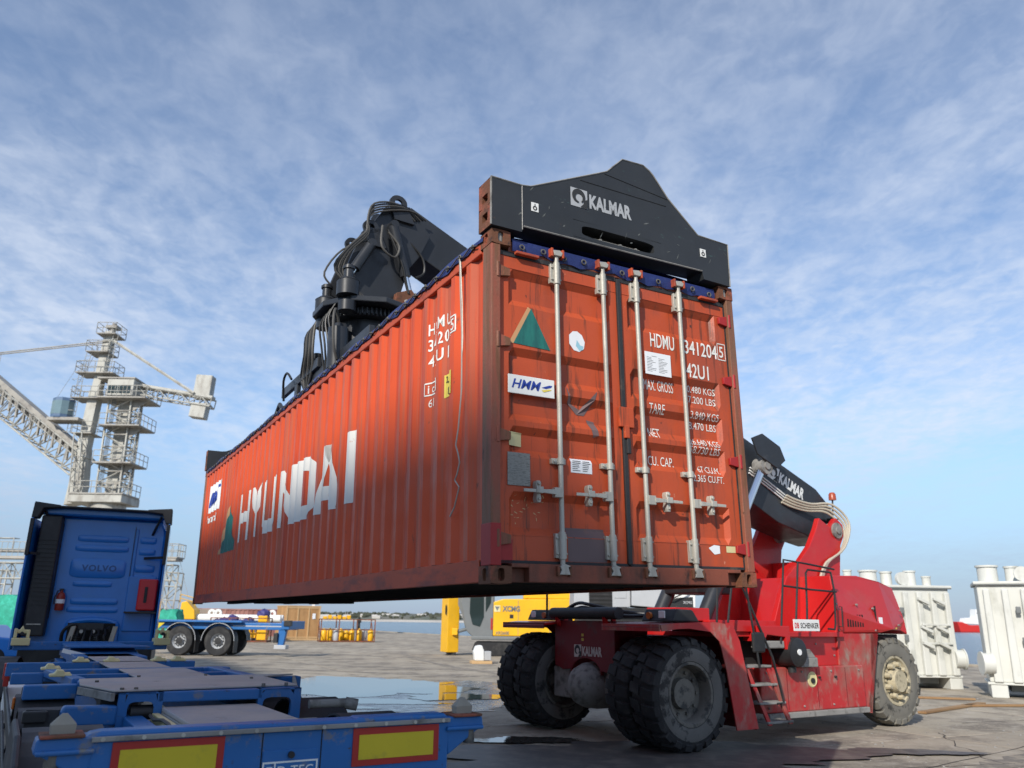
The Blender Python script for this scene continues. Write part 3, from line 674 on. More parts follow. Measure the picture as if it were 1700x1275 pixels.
q = MB(); rr = random.Random(4)
for i in range(11):
    zz = 1.83-.013*i-.01
    for xa in ((1.45, 1.57) if i else (1.5,)):
        q.box(xa, xa+rr.uniform(.04, .10), .0313, .0318, zz, zz+.003)
q.build('print_lines', m_ink, pap)
dpoly('painted_triangle', [(.332, 2.03), (.358, 2.012), (.205, 1.72), (.165, 1.72)], m_tan, .003); dpoly('painted_triangle', [(.36, 2.02), (.205, 1.722), (.525, 1.712)], m_teal, .004)
dpoly('torn_white_sticker', [(.70, 1.87), (.735, 1.905), (.775, 1.91), (.82, 1.885), (.845, 1.83), (.835, 1.775), (.79, 1.745), (.74, 1.752), (.70, 1.80)], m_paper, .003)
dpoly('sticker_remnant', [(.77, 1.84), (.80, 1.80), (.83, 1.795), (.825, 1.765), (.79, 1.755), (.76, 1.79)], M('pale_blue_print', (.35, .62, .72), .6, var=.2), .004)
pl = MB(); pl.box(.15, .545, .022, .03, 1.335, 1.475); pl.build('sign_plate', m_white2, con, .003)
lettering('lettering', 'HMM', .07, (.178, .020, 1.375), (1, 0, 0), (0, 0, 1), m_blueink, con, bold=.018, shear=.3, width=.25)
flat('logo_flash', poly_bm([(.43, .02, 1.405), (.50, .02, 1.43), (.525, .02, 1.43), (.515, .02, 1.415), (.47, .02, 1.40)]), m_blueink, con); flat('logo_flash', poly_bm([(.43, .0195, 1.385), (.50, .0195, 1.40), (.52, .0195, 1.395), (.45, .0195, 1.372)]), m_yelsticker, con)
dp('approval_sticker', .165, .285, .955, 1.055, m_cream, .003)
for s_, h, z in (('ACEP', .022, 1.027), ('ROK', .016, 1.003), ('BO-0001', .015, .982), ('HMM', .013, .963)): dt(s_, h, .185, z, m_ink, .005, bold=.02, width=.08 if h > .017 else .06)
pl = MB(); pl.box(.15, .335, .034, .039, .67, .905); dpl = pl.build('data_plate', m_alu, con, .002)
pl = MB()
for i in range(15): pl.box(.16, .16+rr.uniform(.10, .165), .0332, .0336, .885-.014*i, .889-.014*i)
pl.build('engraved_lines', m_dusty, dpl)
dp('instruction_sticker', .685, .875, .80, .905, m_paper, .003)
q = MB()
for i in range(6):
    for xa in (.70, .79): q.box(xa, xa+rr.uniform(.04, .075), YD-.0045, YD-.004, .885-.014*i, .8895-.014*i)
q.build('print_lines', m_ink, con)
dp('repair_patch', .645, .985, .16, .40, m_patch, .002)
dpoly('scuff_mark', [(.66, 1.46), (.69, 1.33), (.77, 1.25), (.84, 1.25), (.92, 1.36), (.95, 1.45), (.90, 1.40), (.80, 1.29), (.72, 1.33)], m_patch, .003)
dpoly('scuff_mark', [(.86, 1.22), (.93, 1.21), (.95, 1.10), (.90, 1.08)], m_patch, .003)
dpoly('torn_sticker_scrap', [(1.98, .30), (2.04, .325), (2.10, .32), (2.10, .26), (2.04, .25)], m_paper, .003); dp('worn_sticker', 2.17, 2.27, .27, .32, m_cream, .003)
q = MB(); rr = random.Random(11)
for i in range(26):
    x, z = rr.uniform(.19, .46), rr.uniform(.40, .60); a = rr.uniform(0, 3.1); l = rr.uniform(.01, .035); dx, dz = l*math.cos(a), l*math.sin(a); yy = YD+drec(z)-.004
    q.add([(x, yy, z), (x+dx, YD+drec(z+dz)-.004, z+dz), (x+dx+.003, YD+drec(z+dz)-.004, z+dz+.003), (x+.003, yy, z+.003)], [(0, 1, 2, 3)])
q.build('chalk_scribble', m_cream, con)
# ------------------------------------------------------------------ reach stacker (local x = rearwards, y = away from the camera, z = up)
MM = place(1.58, 14.31, 0, 33)
rs = thing('reach_stacker', 'red reach stacker with black boom and spreader gripping the orange container', 'reach stacker', MM)
def wheel(parent, c, r, w, mt, mw, mrim, out=-1, lugs=26, dish=.12, hubs=10, name='wheel', lugd=.04):
    """rim mesh with the tyre as its sub-part; out = side the outer face looks to along y"""
    x, y, z = c; h = w/2; rr_ = r*.50
    rim = MB(); o = out
    rim.lathe([(rr_*1.12, o*h*.86), (rr_*1.12, o*h*.98), (rr_*1.02, o*h*.98), (rr_*.96, o*h*.80), (rr_*.92, o*h*.80-o*dish), (rr_*.55, o*h*.80-o*dish*1.2), (rr_*.52, o*h*.80-o*dish*.6), (.001, o*h*.80-o*dish*.5)], (x, y, z), 'y', 36)
    rim.lathe([(rr_*1.05, -o*h*.9), (.001, -o*h*.7)], (x, y, z), 'y', 24)
    for i in range(hubs):
        a = 2*math.pi*i/hubs; px, pz = x+rr_*.74*math.cos(a), z+rr_*.74*math.sin(a); yb_ = y+o*(h*.80-dish*1.15)
        rim.cyl((px, yb_, pz), (px, yb_+o*.045, pz), .024*r/.8, n=8)
    rim = rim.build(name, mrim, parent)
    t = MB(); rt = r-lugd
    t.lathe([(rr_*1.08, -h*.9), (rr_*1.25, -h*1.0), (r*.80, -h*1.02), (rt*.955, -h*.93), (rt*.995, -h*.7), (rt, 0), (rt*.995, h*.7), (rt*.955, h*.93), (r*.80, h*1.02), (rr_*1.25, h*1.0), (rr_*1.08, h*.9)], (x, y, z), 'y', 48)
    for sd in (-1, 1):
        for i in range(lugs):
            a0 = 2*math.pi*(i+(.5 if sd > 0 else 0))/lugs; da = 2*math.pi/lugs*.31
            vs = []
            for (ra, yy, tw) in ((rt-.03, .02, .18), (r, .02, .18), (r*.992, .72*h, 0), (r*.955, .99*h, 0), (r*.86, 1.04*h, 0), (r*.84, .98*h, 0)):
                for q in (-1, 1):
                    a = a0+q*da+tw*2*math.pi/lugs*sd; vs.append((x+ra*math.cos(a), y+sd*yy, z+ra*math.sin(a)))
            t.add(vs, [(0, 1, 3, 2), (2, 3, 5, 4), (4, 5, 7, 6), (6, 7, 9, 8), (8, 9, 11, 10), (0, 2, 4, 6, 8, 10), (1, 3, 5, 7, 9, 11)])
    t.build('tyre', mt, rim)
    if mw is not None:
        t = MB(); t.lathe([(rr_*1.14, o*(h*.985)), (rr_*1.24, o*(h*1.012)), (r*.79, o*(h*1.028)), (r*.81, o*(h*1.0))], (x, y, z), 'y', 48); t.build('sidewall', mw, rim)
    return rim
RW = .815
for y, o, mw in ((-1.83, -1, m_tyredust), (-1.28, -1, None), (1.28, -1, m_tyredust), (1.83, 1, None)):
    wheel(rs, (0, y, RW), RW, .50, m_tyre, mw, m_rim, o, 22, .16)
for y, o in ((-1.30, -1), (1.30, 1)):
    wheel(rs, (6.05, y, RW), RW, .48, m_tyrerear, m_tyrerear, m_rimcream, o, 22, .02)
hub = MB(); hub.cyl((6.05, -1.50, RW), (6.05, -1.62, RW), .24, .20, n=16)
for i in range(9):
    a = 2*math.pi*i/9; hub.cyl((6.05+.30*math.cos(a), -1.49, RW+.30*math.sin(a)), (6.05+.30*math.cos(a), -1.60, RW+.30*math.sin(a)), .055, .04, n=8)
hub.build('hub', m_rimcream, rs)
# axle
a = MB(); a.cyl((0, -1.0, RW), (0, 1.0, RW), .24, n=18); a.box(-.3, .3, -.95, -.5, RW-.24, RW+.26); a.box(-.3, .3, .5, .95, RW-.24, RW+.26); a.build('drive_axle', m_dusty, rs, .02)
a = MB(); a.lathe([(.001, -.62), (.16, -.60), (.28, -.50), (.35, -.34), (.38, -.1), (.38, .2)], (0, .0, RW), 'x', 24); a.build('differential', m_dusty, rs)
# chassis
for y in (-.62, .62):
    a = MB(); a.box(-.25, 7.0, y-.12, y+.12, .9, 1.62); a.build('chassis_beam', m_reddark, rs, .02)
pl = [(-.76, 1.84), (.86, 1.84), (.86, 1.10), (.62, 1.03), (.42, 1.05)]
for i in range(9):
    q = math.pi*i/8; pl.append((.40*math.cos(q), .98+.26*math.sin(q)))
pl += [(-.42, 1.05), (-.60, 1.03), (-.76, 1.10)]
a = MB(); a.prism(pl, 'x', -.34, -.28); fp = a.build('front_plate', m_reddark, rs, .008)
a = MB(); a.box(-.28, .4, -.74, .84, 1.62, 1.835); a.box(-.28, .1, -.74, -.70, 1.1, 1.8); a.box(-.28, .1, .80, .84, 1.1, 1.8); a.build('front_cross_beam', m_reddark, rs, .01)
for y in (-.60, .70):
    a = MB(); n = 14
    a.ring_plate([(u*1.0, w) for u, w in oval(-.31, 1.86, .13, .13, n, 1)], oval(-.31, 1.86, .05, .05, n, 1), lambda u, w, d, y=y: (u, y-.02+d, w), .04)
    a.ring_plate([(u, w) for u, w in oval(-.31, 1.86, .13, .13, n, 1)], oval(-.31, 1.86, .05, .05, n, 1), lambda u, w, d, y=y: (u, y+.02-d, w), .04)
    a.build('lifting_eye', m_red, rs)
def kalmar(origin, ex, ey, h, parent, mt=None, M_=None, nrm=(0, 0, 0)):
    """square emblem with a curled mark plus the word"""
    mt = mt or m_white2; ex, ey, o, nr = Vector(ex), Vector(ey), Vector(origin), Vector(nrm)
    s_ = h*1.28; oo = o - ey*h*.12
    e = flat('emblem', poly_bm([oo, oo+ex*s_, oo+ex*s_+ey*s_, oo+ey*s_]), mt, parent, None, M_)
    bm = bmesh.new(); n = 18; vi, vo = [], []
    for i in range(n+1):
        t_ = R(-60)+R(330)*i/n; k = .16+.24*(i/n)
        c = oo+ex*s_*(.48+.30*math.cos(t_))+ey*s_*(.55+.30*math.sin(t_))+nr*.004
        d = ex*math.cos(t_)+ey*math.sin(t_); w_ = s_*(.03+.10*math.sin(math.pi*i/n)); vi.append(bm.verts.new(c-d*w_)); vo.append(bm.verts.new(c+d*w_))
    for i in range(n): bm.faces.new((vi[i], vi[i+1], vo[i+1], vo[i]))
    q = [oo+ex*s_*u+ey*s_*w_+nr*.004 for u, w_ in ((.55, .02), (.98, .02), (.98, .5), (.80, .42), (.74, .2))]; bm.faces.new([bm.verts.new(p) for p in q])
    flat('emblem_mark', bm, m_ink, parent, None, M_)
    return lettering('lettering', 'KALMAR', h, o+ex*s_*1.12, ex, ey, mt, parent, bold=.045, width=h*3.35, M_=M_)
kalmar((-.345, .30, 1.27), (0, -1, 0), (0, 0, 1), .155, rs, nrm=(-1, 0, 0), mt=M('faded_white_mark', (.55, .50, .46), .6, var=.15))
lettering('lettering', '8 8', .07, (-.345, .10, 1.63), (0, 0, -1), (0, -1, 0), m_yelsticker, rs, bold=.02)
# front fenders with skirts
for sg in (-1, 1):
    f_ = lambda y: y*(-sg)
    y0, y1 = sorted((f_(-2.12), f_(-.80)))
    prof = [(-.62, 1.79), (-.30, 1.82), (.55, 1.84), (.88, 1.80), (1.02, 1.55), (1.20, .90), (1.33, .30)]
    a = MB()
    up_, dn = prof, [(x-.02, z-.035) for x, z in prof]
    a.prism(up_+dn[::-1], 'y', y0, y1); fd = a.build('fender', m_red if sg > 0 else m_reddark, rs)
    ye = f_(-2.12); a = MB()
    sk = [(-.62, 1.79), (-.30, 1.82), (.55, 1.84), (.90, 1.80), (1.04, 1.56), (1.34, .28), (.86, .28), (.72, 1.1), (.60, 1.55), (.40, 1.70), (-.05, 1.745), (-.30, 1.735), (-.60, 1.70)]
    a.prism(sk, 'y', min(ye, ye+sg*-.02*-1), max(ye, ye+sg*.02)); a.build('fender_skirt', m_redlow, fd)
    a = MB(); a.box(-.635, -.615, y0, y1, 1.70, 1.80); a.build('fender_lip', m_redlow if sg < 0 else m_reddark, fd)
    a = MB(); a.prism([(-.20, 1.84), (.38, 1.84), (.24, 2.02), (-.10, 2.03)], 'y', *sorted((f_(-1.95), f_(-1.25)))); lamp = a.build('headlamp_housing', m_plastic, fd, .02)
    a = MB(); a.box(-.215, -.195, *sorted((f_(-1.80), f_(-1.66))), 1.89, 2.0); a.build('headlamp', m_lamp, lamp, .01)
    a = MB(); a.cyl((-.20, f_(-1.42), 1.93), (-.16, f_(-1.42), 1.93), .055, n=14); a.build('indicator', m_amber, lamp)
a = MB(); a.box(.42, .62, -2.128, -2.122, 1.765, 1.80); a.build('warning_sticker', m_yelsticker, rs)
# mast towers
tow = [(3.35, 1.60), (3.75, 2.40), (3.95, 2.72), (4.32, 2.98), (4.72, 3.34), (4.98, 3.70), (5.10, 3.92), (5.42, 3.76), (5.66, 3.96), (5.86, 3.84), (5.86, 3.60), (5.72, 3.40), (5.60, 2.74), (5.45, 1.60)]
for y in (-.78, .70):
    a = MB(); a.prism(tow, 'y', y-.06, y+.06); tw = a.build('boom_tower', m_red, rs, .012)
    a = MB(); a.cyl((5.62, y-.10, 3.70), (5.62, y+.10, 3.70), .16, n=18); a.cyl((5.62, y-.13, 3.70), (5.62, y+.13, 3.70), .07, n=12); a.build('pivot_pin', m_dusty, tw)
a = MB(); a.box(5.35, 5.5, -.72, .64, 1.6, 3.1); a.build('tower_back_plate', m_red, rs, .01)
# boom: outer and inner sections
BD = Vector((-.927, 0, .375)); BU = Vector((.375, 0, .927)); B0 = Vector((5.62, 0, 3.78))
def bpt(s, u, y=0): q = B0+BD*s+BU*u; return (q.x, y, q.z)
a = MB()
sec = [(-.55, .20), (-.25, .62), (.3, .78), (6.6, .68), (6.6, -.30), (1.2, -.46), (.2, -.30), (-.45, -.15)]
a.prism([(bpt(s, u)[0], bpt(s, u)[2]) for s, u in sec], 'y', -.44, .40); ob = a.build('boom', m_black_steel, rs, .02)
a = MB(); a.prism([(bpt(s, u)[0], bpt(s, u)[2]) for s, u in ((6.3, .58), (10.75, .56), (10.75, -.14), (6.3, -.16))], 'y', -.34, .30); a.build('inner_boom', m_black_steel, rs, .02)
a = MB()
for s_ in (6.5, 6.62): a.prism([(bpt(s, u)[0], bpt(s, u)[2]) for s, u in ((s_, .74), (s_+.06, .74), (s_+.06, -.36), (s_, -.36))], 'y', -.49, .45)
a.build('boom_collar', m_black_steel, rs, .01)
for s_ in (2.2, 4.4, 9.3):
    a = MB(); top = .74 if s_ < 6 else .48; a.prism([(bpt(s, u)[0], bpt(s, u)[2]) for s, u in ((s_, top), (s_+.5, top), (s_+.4, top+.07), (s_+.1, top+.07))], 'y', -.25, .2); a.build('boom_pad', m_black_steel, ob)
o_ = Vector(bpt(1.55, .12, -.445)); kalmar(bpt(1.78, .34, -.447), (-BD.x, 0, -BD.z), (BU.x, 0, BU.z), .24, rs, nrm=(0, -1, 0))
# cylinder lugs and lift cylinders
for y in (-.62, .56):
    a = MB(); top = Vector(bpt(2.15, .30, y)); base = Vector((1.75, y, 1.75)); d = (top-base).normalized(); L_ = (top-base).length
    a.cyl(base, base+d*(L_*.60), .135, n=18); a.cyl(base+d*(L_*.58), base+d*(L_*.61), .15, n=18); lc = a.build('lift_cylinder', m_black_steel, rs)
    a = MB(); a.cyl(base+d*(L_*.60), top, .085, n=16); a.build('piston_rod', m_chrome, lc)
    a = MB(); a.cyl((top.x, y-.12, top.z), (top.x, y+.12, top.z), .17, n=18); a.cyl((top.x, y-.15, top.z), (top.x, y+.15, top.z), .08, n=14); a.build('rod_eye', m_dusty, lc)
    a = MB(); a.prism([(bpt(s, u)[0], bpt(s, u)[2]) for s, u in ((1.72, .64), (1.95, .84), (2.5, .84), (2.75, .6), (2.5, .36), (1.9, .36))], 'y', y-.17 if y < 0 else y+.13, y-.13 if y < 0 else y+.17); a.build('cylinder_lug', m_black_steel, rs, .01)
# hoses along boom and tower
def hose(pts, r, mat, nm='hose', par=rs, n=7):
    P = [Vector(p) for p in pts]; out = []
    for i in range(len(P)-1):
        p_, a_, b_, c_ = P[max(i-1, 0)], P[i], P[i+1], P[min(i+2, len(P)-1)]
        for t_ in (0, .25, .5, .75):
            t2, t3 = t_*t_, t_**3
            out.append(.5*((2*a_)+(-p_+b_)*t_+(2*p_-5*a_+4*b_-c_)*t2+(-p_+3*a_-3*b_+c_)*t3))
    out.append(P[-1]); h_ = MB(); h_.tube(out, r, n); return h_.build(nm, mat, par)
for i in range(4):
    q = .06*i; y = -.50-.03*i
    hose([bpt(1.25, -.02+q*.8, y+.04), bpt(1.0, .0+q*.8, y), bpt(.6, .10+q*.8, y-.06), bpt(.15, .26+q, y-.2), bpt(-.30, .05+q, y-.32), bpt(-.25, -.45+q*.5, y-.34), (5.10+q*.3, -.90, 3.02), (4.85+q*.5, -.88, 2.6), (4.72+q*.6, -.87, 2.0), (4.62+q*.6, -.86, 1.55)], .024, m_hosebeige)
for i in range(3): hose([bpt(2.3, .22-.06*i, -.455), bpt(1.8, .20-.06*i, -.46), bpt(1.2, .16-.06*i, -.47)], .016, m_white2, 'steel_pipe')
for i in range(3): hose([(3.30+.1*i, .4, 2.9), (3.2+.1*i, .35, 3.25+.06*i), (3.6+.12*i, .3, 3.50+.05*i), (4.1+.1*i, .3, 3.3)], .03, m_hoseblk)
a = MB(); a.cyl((5.95, -.55, 3.9), (6.02, -.55, 4.42), .018, n=8); a.box(5.85, 6.05, -.62, -.48, 3.85, 4.0); bs_ = a.build('beacon_post', m_plastic, rs)
a = MB(); a.lathe([(.001, .17), (.05, .16), (.075, .12), (.08, .0), (.001, 0)], (6.02, -.55, 4.40), 'z', 16); a.build('beacon', M('beacon_lens', (.36, .07, .03), .3, var=.1), bs_)
# rear cowl / counterweight with wheel arch, chamfered in plan
cw = [(4.20, 1.69), (4.26, 2.10), (4.34, 2.72), (5.18, 2.75), (5.86, 2.66), (6.40, 2.56), (6.58, 1.93), (6.62, 1.66), (6.42, 1.74), (5.98, 1.755), (5.60, 1.70)]
a = MB()
for yy in (-1.62, 1.62): pass
n = len(cw)
inn = [(x, z) for x, z in cw]
v = [(x, -1.62+(.10 if x > 6.3 else 0)+max(0, (z-2.2))*.22, z) for x, z in inn]+[(x, 1.62-(.10 if x > 6.3 else 0)-max(0, (z-2.2))*.22, z) for x, z in inn]
a.add(v, [tuple(range(n))[::-1], tuple(range(n, 2*n))]+[(i, (i+1) % n, (i+1) % n+n, i+n) for i in range(n)])
cowl = a.build('engine_cowl', m_red, rs, .02)
a = MB(); a.box(6.2, 6.9, -.6, .6, 1.0, 2.40); a.build('counterweight', m_red, rs, .05)
a = MB(); a.prism([(4.20, 1.68), (5.47, 1.68), (5.36, 1.40), (5.12, .9), (5.02, .30), (4.72, .34), (4.55, .9), (4.30, 1.13), (4.20, 1.13)], 'y', -1.63, -1.50); a.prism([(5.36, 1.40), (5.47, 1.68), (5.22, 1.68), (5.02, .30), (4.90, .32)], 'y', -1.63, -.9); a.build('wheel_arch_panel', m_redlow, rs, .008)
a = MB(); a.box(5.3, 7.0, -1.05, 1.05, 1.2, 1.66); a.build('rear_frame', m_black, rs)
a = MB(); a.box(5.55, 5.66, -1.632, -1.622, 1.86, 1.98); a.build('white_sticker', m_paper, rs); a = MB(); a.box(5.95, 6.15, -1.60, -1.59, 1.765, 1.80); a.build('warning_sticker', m_yelsticker, rs)
for i in range(7): a = MB(); a.box(4.55+i*.075, 4.59+i*.075, -1.634, -1.60, 1.80, 2.02); a.build('vent_slot', m_black, cowl)
for x, z in ((4.28, 1.74), (4.28, 2.2), (5.4, 1.74), (6.2, 1.84), (5.4, 2.14), (6.3, 2.12), (4.9, 2.2)): a = MB(); a.cyl((x, -1.60, z), (x, -1.637, z), .018, n=8); a.build('bolt', m_dusty, cowl)
a = MB(); a.box(5.46, 5.475, -1.632, -1.60, 1.72, 2.19); a.build('panel_seam', m_black, cowl)
a = MB(); a.tube([(4.25, -1.66, 1.80), (4.30, -1.70, 1.80), (4.33, -1.70, 2.15), (4.30, -1.66, 2.15)], .012, 6); a.build('grab_handle', m_plastic, cowl)
for x in (2.6, 3.4, 4.2): a = MB(); a.box(x, x+.012, -1.723, -1.70, .46, 1.10); a.build('panel_seam', m_black, tank) if False else a.build('panel_seam', m_reddark, rs)
for x, z in ((2.1, .5), (2.1, 1.05), (3.0, 1.05), (3.0, .5), (3.8, 1.05), (3.8, .5), (4.6, 1.05), (2.75, 1.5), (3.6, 1.5), (4.1, 1.3), (2.55, 1.25)): a = MB(); y_ = -1.72 if z < 1.12 else -1.60; a.cyl((x, y_+.02, z), (x, y_-.018, z), .016, n=8); a.build('bolt', m_dusty, rs)
a = MB(); a.cyl((4.95, -.7, 2.7), (4.95, -.7, 2.86), .03, n=8); a.build('lifting_bolt', m_red, rs)
# side body: tank box, deck, steps
a = MB(); a.box(1.95, 4.75, -1.72, -.75, .42, 1.13); tank = a.build('side_tank', m_redlow, rs, .02)
a = MB(); n = 16; a.lathe([(.10, -.004), (.115, -.012), (.13, -.004)], (3.27, -1.72, .92), 'y', 20); a.lathe([(.10, -.003), (.001, -.003)], (3.27, -1.72, .92), 'y', 20); a.build('filler_recess', m_cream, tank)
a = MB(); a.cyl((3.27, -1.70, .90), (3.27, -1.75, .90), .045, n=12); a.build('filler_cap', m_plastic, tank)
for x in (3.45, 3.9):
    a = MB(); a.cyl((x, -1.72, .95), (x, -1.76, .95), .02, n=8); a.build('tank_latch', m_plastic, tank)
a = MB(); a.box(2.05, 4.75, -1.78, -1.70, .33, .42); a.build('lower_sill', m_dusty, rs, .01)
a = MB(); a.box(.9, 4.3, -1.70, 1.7, 1.62, 1.70); a.box(.8, 2.4, -1.75, -1.15, 1.70, 1.88); a.build('deck', m_red, rs, .01)
a = MB(); a.box(2.4, 4.3, -1.60, -.8, 1.13, 1.64); a.build('side_body', m_red, rs, .01)
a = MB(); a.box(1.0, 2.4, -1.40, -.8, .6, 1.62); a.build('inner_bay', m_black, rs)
a = MB(); a.prism([(1.78, 1.80), (2.52, 1.80), (2.52, 1.42), (2.42, 1.42), (2.40, 1.62), (1.95, 1.66), (1.86, 1.55), (1.78, 1.55)], 'y', -1.93, -1.55); a.build('battery_bracket', m_red, rs, .01)
a = MB(); a.box(1.9, 2.4, -1.9, -1.6, 1.44, 1.56); a.build('battery_tray', m_dusty, rs, .02)
a = MB(); a.box(1.50, 1.78, -2.02, -1.96, 1.38, 1.70); a.build('mirror', m_plastic, rs, .03)
a = MB(); a.cyl((2.66, -1.95, 1.38), (2.62, -1.55, 1.38), .235, n=26); a.cyl((2.66, -1.975, 1.38), (2.66, -1.95, 1.38), .20, .235, n=26); a.cyl((2.66, -1.8, 1.05), (2.66, -1.8, 1.38), .07, n=10); af = a.build('air_filter', m_plastic, rs)
a = MB(); a.cyl((2.66, -1.99, 1.38), (2.66, -1.97, 1.38), .05, n=14); a.build('filter_cap', m_lamp, af)
a = MB(); a.box(2.85, 3.3, -1.85, -1.5, 1.13, 1.28); a.prism([(2.85, 1.28), (3.3, 1.28), (3.15, 1.42), (2.9, 1.42)], 'y', -1.82, -1.52); a.build('tool_box', m_dusty, rs, .01)
a = MB(); a.box(2.60, 3.28, -1.96, -1.945, 1.72, 1.91); sg_ = a.build('name_board', m_white2, rs, .003)
lettering('lettering', 'DB', .09, (2.62, -1.963, 1.765), (1, 0, 0), (0, 0, 1), m_redbox, sg_, bold=.03, width=.11)
lettering('lettering', 'SCHENKER', .09, (2.77, -1.963, 1.765), (1, 0, 0), (0, 0, 1), m_ink, sg_, bold=.02, width=.49)
st_ = MB(); 
for x0 in (1.62, 2.12):
    a = MB(); a.prism([(x0-.32, 1.18), (x0-.24, 1.18), (x0+.24, .28), (x0+.16, .28)], 'y', -1.97, -1.94); a.prism([(x0-.32, 1.18), (x0-.24, 1.18), (x0+.24, .28), (x0+.16, .28)], 'y', -1.60, -1.57); a.build('ladder_stringer', m_redlow, rs)
for i, (x, z) in enumerate(((1.66, 1.18), (1.78, .90), (1.95, .62), (2.10, .33))):
    a = MB(); a.box(x-.36, x+.26, -1.99, -1.66, z-.025, z+.01); a.build('step', m_dusty, rs, .006)
# handrails
def rail(pts, r=.018, nm='handrail'): a = MB(); a.tube(pts, r, 8); return a.build(nm, m_plastic, rs)
rail([(2.30, -1.90, 1.52), (2.42, -1.90, 2.2), (2.54, -1.90, 2.90), (3.2, -1.88, 2.86), (3.98, -1.86, 2.80)])
rail([(2.78, -1.9, 1.74), (2.72, -1.9, 1.76), (2.80, -1.9, 2.2), (2.92, -1.9, 2.88)])
rail([(3.05, -1.88, 1.78), (3.10, -1.88, 2.2), (3.14, -1.88, 2.70), (3.20, -1.88, 2.76), (3.86, -1.87, 2.74)])
rail([(3.60, -1.9, 1.76), (3.78, -1.9, 1.75), (3.82, -1.9, 1.85), (3.90, -1.88, 2.4), (3.86, -1.87, 2.74)])
rail([(2.48, -1.90, 2.46), (3.2, -1.89, 2.42), (3.95, -1.88, 2.40)])
rail([(.95, -2.0, 1.84), (1.12, -2.0, 2.55), (1.4, -2.0, 2.55), (1.62, -2.0, 1.15)]); rail([(1.28, -2.0, 2.5), (1.95, -2.0, 1.3), (2.14, -2.0, .62), (1.98, -2.0, .60)])
rail([(.70, -2.0, 1.84), (.78, -2.0, 2.6)]); rail([(-.2, 1.3, 1.9), (-.2, 1.3, 2.75), (-.2, 1.2, 2.8)], .02, 'mirror_post')
a = MB(); a.box(-.24, -.16, .92, 1.16, 2.42, 2.85); a.build('cab_mirror', m_plastic, rs, .03)
a = MB(); a.box(.2, .95, -1.62, -.95, 1.86, 2.06); a.build('red_box', m_red, rs, .01)
hose([(-.4, .5, 1.9), (-.35, .1, 2.06), (-.3, -.4, 1.98), (-.2, -.9, 1.92), (.2, -1.2, 1.95)], .03, m_hoseblk); hose([(-.4, .7, 1.9), (-.3, .3, 2.12), (-.3, -.1, 2.1), (-.1, -.6, 2.0), (.2, -1.0, 1.95)], .03, m_hoseblk)
a = MB(); a.cyl((-.35, -.9, 1.96), (-.35, .9, 1.96), .10, n=14); a.build('support_roller', m_plastic, rs)
# operator cab behind the container
a = MB(); a.prism([(2.0, 2.35), (2.9, 2.35), (3.0, 2.9), (2.9, 3.7), (2.2, 3.7), (1.9, 2.9)], 'y', -.35, .5); cb = a.build('operator_cab', m_plastic, rs, .03)

